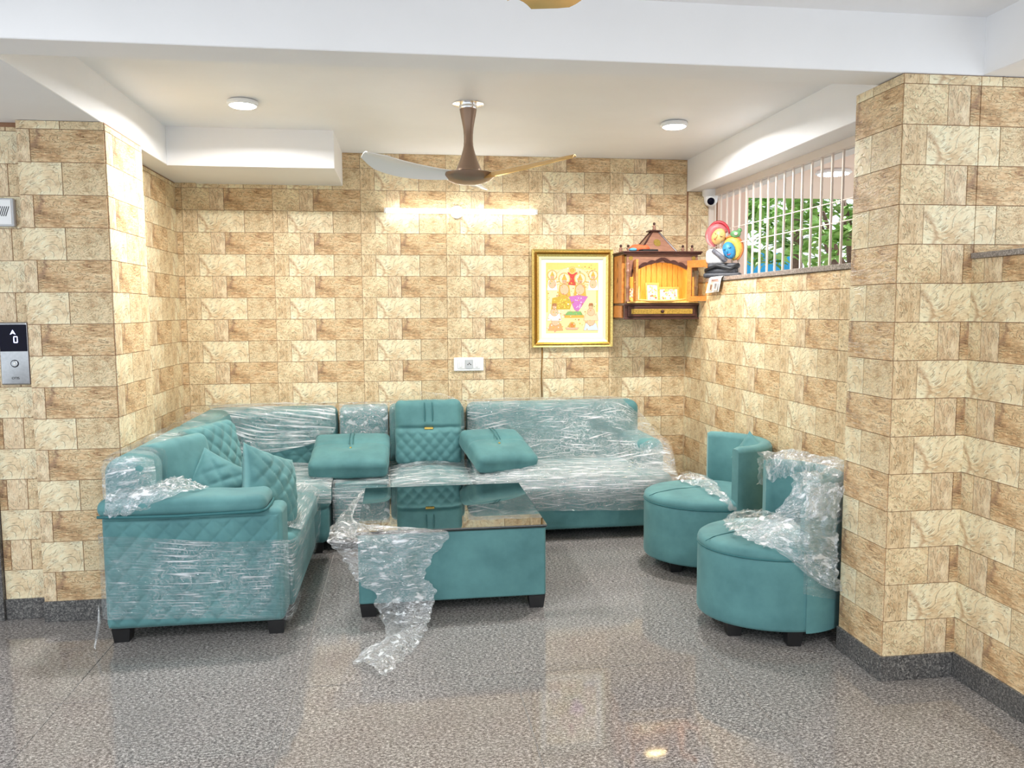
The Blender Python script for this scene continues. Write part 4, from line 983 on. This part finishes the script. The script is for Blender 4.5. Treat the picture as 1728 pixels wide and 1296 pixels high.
# ------------------------------------------------------------------ shrine cabinet
def shrine():
    t = thing('wall_shrine', 'carved wooden shrine cabinet with lit interior and open glazed doors', 'shrine', (1.83, YB, 1.43))
    X0, X1, YF, Y1 = 1.575, 2.095, 5.484, YB-.009
    D, Mw, O, Yw = M['dwood'], M['mwood'], M['owood'], M['ywood']
    # drawer unit
    obj('drawer_case', bbox(X0-.012, X1+.005, YF+.006, Y1, 1.437, 1.535, .003), D, t)
    for z0, z1 in ((1.430, 1.442), (1.528, 1.545)): obj('moulding', bbox(X0-.02, X1+.012, YF-.012, Y1, z0, z1, .003), D, t)
    dr = obj('drawer', bbox(X0+.01, X1-.012, YF-.008, YF+.03, 1.449, 1.522, .004), D, t)
    q = obj('inlay', bbox(X0+.035, X1-.036, YF-.011, YF-.006, 1.468, 1.504, .002), M['brass'], dr); q['label'] = 'brass floral inlay'
    obj('knob', ball((1.835, YF-.020, 1.486), .012, .012, .012), D, dr, True)
    # honey side panel, left
    for z0, z1 in ((1.442, 1.528), (1.545, 1.885)): obj('side_panel', bbox(X0-.022, X0+.0, YF+.05, Y1, z0, z1, .003), O, t)
    obj('side_panel', bbox(X1, X1+.012, YF+.05, Y1, 1.545, 1.885, .003), O, t)
    for k in range(3): obj('inlay', [(X0-.0225, 5.64+dx, 1.60+.11*k+dz) for dx, dz in ((0, -.025), (-.008, 0), (0, .025), (.008, 0))] and ([(X0-.0235, 5.64+dx, 1.60+.11*k+dz) for dx, dz in ((0, -.028), (-.008, 0), (0, .028), (.008, 0))], [(0, 1, 2, 3)]), D, t)
    # interior: planks and floor
    for k in range(12):
        x = X0+.02+k*.041; obj('back_plank', bbox(x+.0012, x+.0398, Y1-.02, Y1-.006, 1.55, 1.88, .002, 1), Yw, t)
    obj('inner_floor', bbox(X0, X1, YF-.02, Y1-.006, 1.545, 1.556, .003), Yw, t)
    obj('inner_side', bbox(X0, X0+.02, YF+.02, Y1, 1.556, 1.885, .002), Yw, t); obj('inner_side', bbox(X1-.02, X1, YF+.02, Y1, 1.556, 1.885, .002), Yw, t)
    # sloping tray lip
    obj('tray_lip', tube([(X0+.05+.385*k/10, YF+.0+.03*math.sin(PI*k/10)*-1, 1.560+.02*abs(k/10-.5)**2*8*.3) for k in range(11)], .006, 8), Yw, t, True)
    # columns
    for x in (X0+.008, X1-.008):
        prof = [(.016, 1.547), (.016, 1.565), (.010, 1.575), (.013, 1.60), (.013, 1.64), (.017, 1.65), (.017, 1.66), (.011, 1.67), (.013, 1.72), (.011, 1.75), (.017, 1.762), (.017, 1.772), (.011, 1.78), (.014, 1.81), (.016, 1.83)]
        obj('column', lathe(prof, (x, YF-.002, 0), 14), M['mwood'], t, True)
    # arch fascia with scallops
    cx = (X0+X1)/2; zt = 1.885; hw = .215
    arch = [(cx-hw, 1.745)]
    low = [(cx-hw+2*hw*k/40, 1.752+.078*math.sin(PI*k/40)**.8) for k in range(41)]
    pts = [(X0, 1.73), (X0, zt), (X1, zt), (X1, 1.73), (cx+hw, 1.73)]+list(reversed(low))+[(cx-hw, 1.73)]
    # split into two halves to keep the outline clean
    F_ = []; V_2 = []
    for k in range(40):
        a, b = low[k], low[k+1]; V_2 += [(a[0], YF, a[1]), (b[0], YF, b[1]), (b[0], YF, zt), (a[0], YF, zt), (a[0], YF+.018, a[1]), (b[0], YF+.018, b[1]), (b[0], YF+.018, zt), (a[0], YF+.018, zt)]
        n = k*8; F_ += [(n, n+1, n+2, n+3), (n+7, n+6, n+5, n+4), (n+4, n+5, n+1, n)]
    obj('arch_fascia', join((V_2, F_), box(X0, cx-hw, YF, YF+.018, 1.73, zt), box(cx+hw, X1, YF, YF+.018, 1.73, zt)), Mw, t)
    sc_ = []
    for k in range(81):
        u = k/80; z = 1.765+.072*math.sin(PI*u)**.75+.018*math.exp(-((u-.5)/.05)**2); s = .008+.010*abs(math.sin(u*PI*8))
        sc_.append((cx-hw-.01+(2*hw+.02)*u, z, s))
    V_3 = []; F_3 = []
    for x, z, s in sc_: V_3 += [(x, YF-.010, z-s*.6), (x, YF-.010, z+s), (x, YF+.002, z+s), (x, YF+.002, z-s*.6)]
    for k in range(80):
        n = k*4; F_3 += [(n, n+4, n+5, n+1), (n+1, n+5, n+6, n+2), (n+3, n+7, n+4, n)]
    obj('scalloped_arch', (V_3, F_3), D, t)
    for sx in (X0+.03, X1-.03): obj('inlay', (circle(sx, 1.86, .016, 10) and ([(x, YF-.001, z) for x, z in circle(sx, 1.86, .016, 10)], [tuple(range(10))])), M['brass'], t)
    # cornice
    obj('cornice', bbox(X0-.025, X1+.02, YF-.022, Y1, 1.885, 1.897, .003), D, t)
    obj('cornice', bbox(X0-.034, X1+.026, YF-.03, Y1, 1.897, 1.908, .003), D, t)
    # pyramid roof
    rx, ry, wx, wy, zb, za = 1.822, 5.64, .135, .11, 1.908, 2.058; ax = .022
    V4 = [(rx-wx, ry-wy, zb), (rx+wx, ry-wy, zb), (rx+wx, ry+wy, zb), (rx-wx, ry+wy, zb), (rx-ax, ry-ax, za), (rx+ax, ry-ax, za), (rx+ax, ry+ax, za), (rx-ax, ry+ax, za)]
    rf = obj('roof', (V4, box(0, 1, 0, 1, 0, 1)[1]), Mw, t)
    for i in range(4): obj('roof_rib', tube([V4[i], V4[i+4]], .007, 6), D, rf)
    nn = Vector((0, -(za-zb), -(wy-ax))).normalized()
    em = circle(0, 0, .026, 16); fz = .45
    ey = ry-wy+(wy-ax)*fz; 
    qo = obj('emblem', ([(rx+x, ey+z*(wy-ax)/(za-zb)-.003, zb+(za-zb)*fz+z) for x, z in em], [tuple(range(16))]), M['brass'], rf); qo['label'] = 'round brass emblem'
    obj('roof_cap', bbox(rx-.048, rx+.048, ry-.045, ry+.045, za, za+.010, .003), D, t)
    fin = [(.012, 0), (.015, .008), (.009, .018), (.013, .028), (.008, .036), (.006, .04)]
    for x, y, z in ((rx, ry, za+.01), (X0+.0, 5.64, 1.908), (X0+.055, 5.64, 1.908), (X1-.055, 5.64, 1.908), (X1+.015, 5.64, 1.908)):
        f = obj('finial', lathe(fin, (x, y, z), 14), Mw, t, True)
        obj('finial_tip', ball((x, y, z+.048), .010, .010, .011, 10, 8), D, f, True)
    # doors
    def door(hx, ang, w_, sgn):
        m = Matrix.Translation((hx, YF-.004, 1.558)) @ Matrix.Rotation(ang, 4, 'Z'); h = .285; fw = .034
        d = obj('door', xf(join(box(0, w_, -.008, .008, 0, fw), box(0, w_, -.008, .008, h-.05, h), box(0, fw, -.008, .008, fw, h-.05), box(w_-fw, w_, -.008, .008, fw, h-.05)), m), O, t)
        obj('door_pane', xf(box(fw, w_-fw, -.002, .002, fw, h-.05), m), M['clear_glass'], d)
        obj('knob', xf(ball((w_-.012, -.012, h*.45), .005, .006, .005, 8, 6), m), M['brass'], d, True)
    door(2.02, R_(-52), .185, 1)
    door(1.63, R_(180+80), .165, -1)
    # lamp strip under the arch
    obj('lamp_strip', bbox(cx-.05, cx+.05, YF+.03, YF+.06, 1.848, 1.858, .002), emit('warm_led_strip', (1, .78, .36), 14), t)
    obj('shelf_top', bbox(X0, X1, YF+.019, Y1, 1.872, 1.885, .002), Mw, t)
    return t
shrine()
area('shrine_lamp', (1.835, 5.535, 1.845), .30, 1.6, (1, .74, .34), (0, 0, 0), 'RECTANGLE', .03)
# little pictures and offerings inside
def little_frame(cx, y, z, w_, h_, label, lean, seed):
    t = thing('picture_frame', label, 'framed picture', (cx, y, z), 'small gold framed pictures inside the shrine')
    m = Matrix.Rotation(R_(-lean), 4, 'X'); fw = .012
    obj('frame', xf(join(box(-w_/2, w_/2, -.006, .006, 0, fw), box(-w_/2, w_/2, -.006, .006, h_-fw, h_), box(-w_/2, -w_/2+fw, -.006, .006, fw, h_-fw), box(w_/2-fw, w_/2, -.006, .006, fw, h_-fw)), m), M['gold'], t, local=True)
    rnd = random.Random(seed); V = [(-w_/2+fw, -.001, fw), (w_/2-fw, -.001, fw), (w_/2-fw, -.001, h_-fw), (-w_/2+fw, -.001, h_-fw)]; F = [(0, 1, 2, 3)]; cols = [S(240, 232, 206)]
    for k in range(34):
        r = .004+.006*rnd.random(); x = (rnd.random()-.5)*(w_-2*fw-2*r); z2 = fw+r+rnd.random()*(h_-2*fw-2*r); n = len(V)
        V += [(x+r*math.cos(a), -.0012-.00002*k, z2+r*math.sin(a)) for a in (0, 1.05, 2.1, 3.14, 4.2, 5.24)]; F.append(tuple(range(n, n+6))); cols.append((S(214, 90, 70), S(236, 190, 80), S(150, 170, 120), S(250, 246, 230), S(200, 140, 170))[k % 5])
    obj('print', xf((V, F), m), M['print'], t, local=True, cols=cols)
little_frame(1.665, 5.60, 1.557, .095, .11, 'small gold framed picture at the left inside the shrine', 8, 1)
little_frame(1.79, 5.56, 1.557, .10, .135, 'tallest small gold framed picture, upright in the middle of shrine', 8, 2)
little_frame(1.925, 5.60, 1.557, .155, .105, 'wide gold framed picture at the right inside the shrine', 8, 3)
# things on top of the shrine
V, F = ball((1.69, 5.56, 1.932), .075, .06, .03, 20, 12); V = [(x, y, max(1.909, z+.010*noise.noise(Vector((x*40, y*40, z*40))))) for x, y, z in V]
tag(obj('folded_cloth', (V, F), M['orange_cloth'], None, True), 'folded orange cloth on top of the wooden shrine', 'cloth')
tag(obj('paper_booklet', xf(box(-.06, .06, -.035, .035, 0, .012), Matrix.Translation((1.735, 5.50, 1.9095)) @ Matrix.Rotation(R_(12), 4, 'Z')), M['black'], None), 'dark thin booklet lying on the shrine cornice below the roof', 'booklet')
V, F = ball((1.63, 5.52, 1.922), .03, .022, .013, 12, 8); tag(obj('cloth_bundle', (V, F), plain('blue_cloth', S(90, 160, 190), .8), None, True), 'small blue cloth bundle beside the orange cloth on the shrine', 'cloth')

# ------------------------------------------------------------------ statuette and paper on the sill
def statue():
    c = Vector((2.205, 5.30, SILL)); t = thing('statuette', 'painted statuette of two leaning heads, red turban and blue face, on window sill', 'statuette', tuple(c))
    m = Matrix.Translation(c) @ Matrix.Rotation(R_(-32), 4, 'Z')
    def part(nm, vf, col, rough=.45, smooth=True, par=None):
        return obj(nm, xf(vf, m), plain('paint_'+nm, S(*col), rough, grain=.18, gscale=60), par or t, smooth)
    # coiled dark base
    coil = [(-.11+.0*k, .0, .02) for k in range(1)]
    b = part('base', join(rbox(-.125, .125, -.05, .05, 0, .035, .016, 4), rbox(-.12, .10, -.045, .045, .03, .07, .018, 4), rbox(-.10, .115, -.04, .04, .062, .10, .018, 4)), (70, 72, 78), .5)
    part('base_band', tube([(-.11, -.048, .05), (-.03, -.055, .085), (.06, -.055, .06), (.12, -.05, .09)], .012, 8), (36, 38, 42), .4, True, b)
    part('garment', rbox(-.115, .02, -.04, .04, .09, .20, .035, 6), (224, 224, 226))
    part('garment_fold', tube([(-.06, -.045, .19), (-.01, -.05, .15), (.03, -.048, .11)], .016, 8), (110, 112, 122))
    # upper head: ochre face inside a red turban that curls round it
    def arc(cx, cz, rx, rz, a0, a1, rads, y=0.0, n=16):
        pts = [(cx+rx*math.cos(R_(a0+(a1-a0)*i/n)), y, cz+rz*math.sin(R_(a0+(a1-a0)*i/n))) for i in range(n+1)]
        rr = [rads[0]+(rads[1]-rads[0])*math.sin(PI*min(1, max(0, i/n))) for i in range(n+1)]
        return tube(pts, rr, 10)
    tilt = lambda vf, cx, cz, a: xf(vf, Matrix.Translation((cx, 0, cz)) @ Matrix.Rotation(R_(a), 4, 'Y') @ Matrix.Translation((-cx, 0, -cz)))
    tu = part('turban', arc(-.035, .285, .055, .062, 255, 20, (.014, .036)), (190, 104, 108))
    part('turban_edge', arc(-.030, .290, .074, .090, 175, 5, (.005, .012), -.012), (176, 44, 56), .45, True, tu)
    part('turban_fold', arc(-.035, .280, .070, .070, 245, 140, (.004, .010), -.022), (214, 140, 140), .45, True, tu)
    fa = part('face', tilt(join(ball((-.028, -.022, .282), .046, .036, .058, 16, 12), ball((-.036, -.058, .276), .009, .010, .017, 8, 6)), -.028, .282, 28), (222, 178, 112))
    for dx in (-.044, -.008): part('eyelid', tilt(tube([(dx-.010, -.052, .292), (dx, -.057, .288), (dx+.010, -.052, .293)], .0022, 5), -.028, .282, 28), (60, 40, 36), .5, True, fa)
    part('mouth', tilt(tube([(-.044, -.050, .256), (-.034, -.054, .253), (-.022, -.050, .256)], .003, 5), -.028, .282, 28), (170, 60, 60), .5, True, fa)
    # lower head: blue pointed face in a yellow hood
    hd = part('headdress', arc(.055, .190, .050, .062, 150, -80, (.014, .034)), (214, 182, 88))
    part('headdress_rim', arc(.058, .195, .075, .088, 140, -60, (.005, .010), -.008), (200, 116, 60), .45, True, hd)
    blue = tilt(join(ball((.045, -.024, .185), .044, .034, .060, 16, 12), ball((.034, -.058, .182), .008, .010, .016, 8, 6)), .045, .185, -18)
    f2 = part('blue_face', blue, (56, 142, 196))
    for dx in (.024, .058): part('eyelid', tilt(tube([(dx-.010, -.054, .198), (dx, -.059, .194), (dx+.010, -.054, .198)], .0022, 5), .045, .185, -18), (20, 30, 60), .5, True, f2)
    part('mouth', tilt(tube([(.028, -.052, .158), (.040, -.056, .155), (.052, -.052, .158)], .003, 5), .045, .185, -18), (190, 70, 80), .5, True, f2)
    fe = part('feather', join(ball((.085, -.02, .295), .036, .010, .024, 14, 8), ball((.112, -.02, .318), .016, .008, .016, 10, 6)), (96, 150, 96))
    part('feather_eye', ball((.09, -.033, .295), .013, .004, .011, 10, 6), (230, 190, 180), .5, True, fe)
statue()
def paper():
    c = thing('printed_paper', 'printed paper sheet hanging over the window sill edge below the statuette', 'paper', (2.10, 5.19, SILL))
    e = XR-.016
    rows = [[(2.26, 5.26, SILL+.004), (2.25, 5.04, SILL+.003)], [(e+.03, 5.255, SILL+.004), (e+.03, 5.04, SILL+.004)], [(e-.006, 5.255, SILL-.004), (e-.006, 5.04, SILL-.004)], [(e-.012, 5.27, SILL-.05), (e-.010, 5.06, SILL-.05)], [(e-.02, 5.29, SILL-.105), (e-.012, 5.085, SILL-.10)]]
    film('sheet', rows, M['paper'], c, 14, 24, .002, 8, seed=51)
    rnd = random.Random(5); V = []; F = []; cols = []
    def quad(y0, y1, z0, z1, col):
        n = len(V)
        for y, z in ((y0, z0), (y1, z0), (y1, z1), (y0, z1)):
            k = (SILL-z)/.105; V.append((e-.0135-.008*k, y+.022*k, z))
        F.append((n, n+1, n+2, n+3)); cols.append(col)
    quad(5.20, 5.08, SILL-.022, SILL-.016, S(150, 90, 90)); quad(5.20, 5.06, SILL-.032, SILL-.028, S(190, 130, 120))
    quad(5.235, 5.16, SILL-.09, SILL-.04, S(226, 210, 196)); quad(5.20, 5.17, SILL-.085, SILL-.05, S(120, 80, 76)); quad(5.14, 5.07, SILL-.09, SILL-.036, S(206, 206, 206)); quad(5.125, 5.09, SILL-.08, SILL-.045, S(150, 150, 156))
    obj('printed_marks', (V, F), M['attr'], c, cols=cols)
paper()

# ------------------------------------------------------------------ outside the window
struct(obj('ground', box(WX+.2, 14, 2.5, 20, -.2, -.08), M['ground']))
struct(obj('ceiling_outside', box(WX+.12, 5.4, 3.0, 7.65, 2.60, 2.75), M['ext_pink']))
struct(obj('wall_outside_pillar', bbox(2.62, 2.89, 6.42, 6.7, -.1, 2.6, .01), M['ext_pink']))
t = thing('ceiling_light', 'round ceiling light outside, seen through the window bars', 'ceiling light', (3.45, 6.09, 2.6))
obj('rim', lathe([(.13, -.002), (.14, -.02), (.12, -.03)], (3.45, 6.09, 2.6), 24), M['white_plastic'], t)
obj('diffuser', lathe([(.12, -.0305), (.06, -.038), (.002, -.04)], (3.45, 6.09, 2.6), 24), M['disc'], t, True)
bl = tag(obj('tarpaulin', bbox(5.2, 6.5, 12.6, 12.66, -.08, 2.42, .01), M['blue']), 'blue tarpaulin screen behind the tree outside the window', 'tarpaulin')
pp = tag(obj('post', tube([(5.5, 10.6, -.08), (5.5, 10.6, 3.4)], .075, 12), M['bark'], None, True), 'brown post outside, seen behind the window bars', 'post')
tr = thing('tree', 'leafy green tree outside beyond the window bars', 'tree', (5.7, 9.7, -.08))
obj('trunk', tube([(5.7, 9.7, -.08), (5.74, 9.7, 1.2), (5.8, 9.65, 1.9), (5.7, 9.6, 2.4), (5.6, 9.7, 3.0)], [.12, .10, .085, .06, .03], 10), M['bark'], tr, True)
for a in ((5.2, 9.4, 2.7), (6.3, 9.5, 2.6), (5.5, 10.2, 2.9), (6.0, 9.2, 3.0)): obj('branch', tube([(5.78, 9.66, 1.85), ((5.78+a[0])/2, (9.66+a[1])/2, 2.15), a], [.06, .045, .02], 8), M['bark'], tr, True)
def leaf_mesh(seed):
    rnd = random.Random(seed); V = []; F = []
    for i in range(7):
        f = i/6; wd = .042*math.sin(PI*min(1, f*.92+.06))**.8+.002; z = .05*math.sin(f*2.2)-.07*f*f
        V += [(-wd, .26*f, z+.010), (0, .26*f, z), (wd, .26*f, z+.010)]
    for i in range(6):
        for k in range(2): n = i*3+k; F.append((n, n+1, n+4, n+3))
    me = bpy.data.meshes.new('leaf'); me.from_pydata(V, [], F); me.materials.append(M['leaf']); me.polygons.foreach_set('use_smooth', [True]*len(me.polygons)); me.update(); return me
lm = [leaf_mesh(i) for i in range(3)]
rnd = random.Random(11); stuffV = []; stuffF = []
def leaf_at(c, q, big, sepobj):
    mm = Matrix.Translation(c) @ q.to_matrix().to_4x4() @ Matrix.Scale(big, 4)
    if sepobj:
        o = bpy.data.objects.new('leaf', lm[rnd.randrange(3)]); COL.objects.link(o); o.parent = tr; mm.translation = mm.translation-Vector(tr.location); o.matrix_local = mm
    else:
        n = len(stuffV); me = lm[0]
        stuffV.extend([tuple(mm @ v.co) for v in me.vertices]); stuffF.extend([tuple(i+n for i in p.vertices) for p in me.polygons])
nl = 0
for k in range(280):
    c = Vector((4.3+2.9*rnd.random(), 8.6+2.9*rnd.random(), 1.95+1.4*rnd.random()**.8))
    sep = nl < 280 and c.y < 10.2
    for j in range(8):
        a = 2*PI*j/8+rnd.random()*.5; q = Euler((.5*rnd.random()-.1, .5*(rnd.random()-.5), a)).to_quaternion() 
        q = Euler((R_(35)*(rnd.random()), 0, rnd.random()*6)).to_quaternion() @ q
        leaf_at(c, q, .7+.5*rnd.random(), sep)
        nl += sep
fo = obj('foliage', (stuffV, stuffF), M['leaf'], tr, True); fo['kind'] = 'stuff'
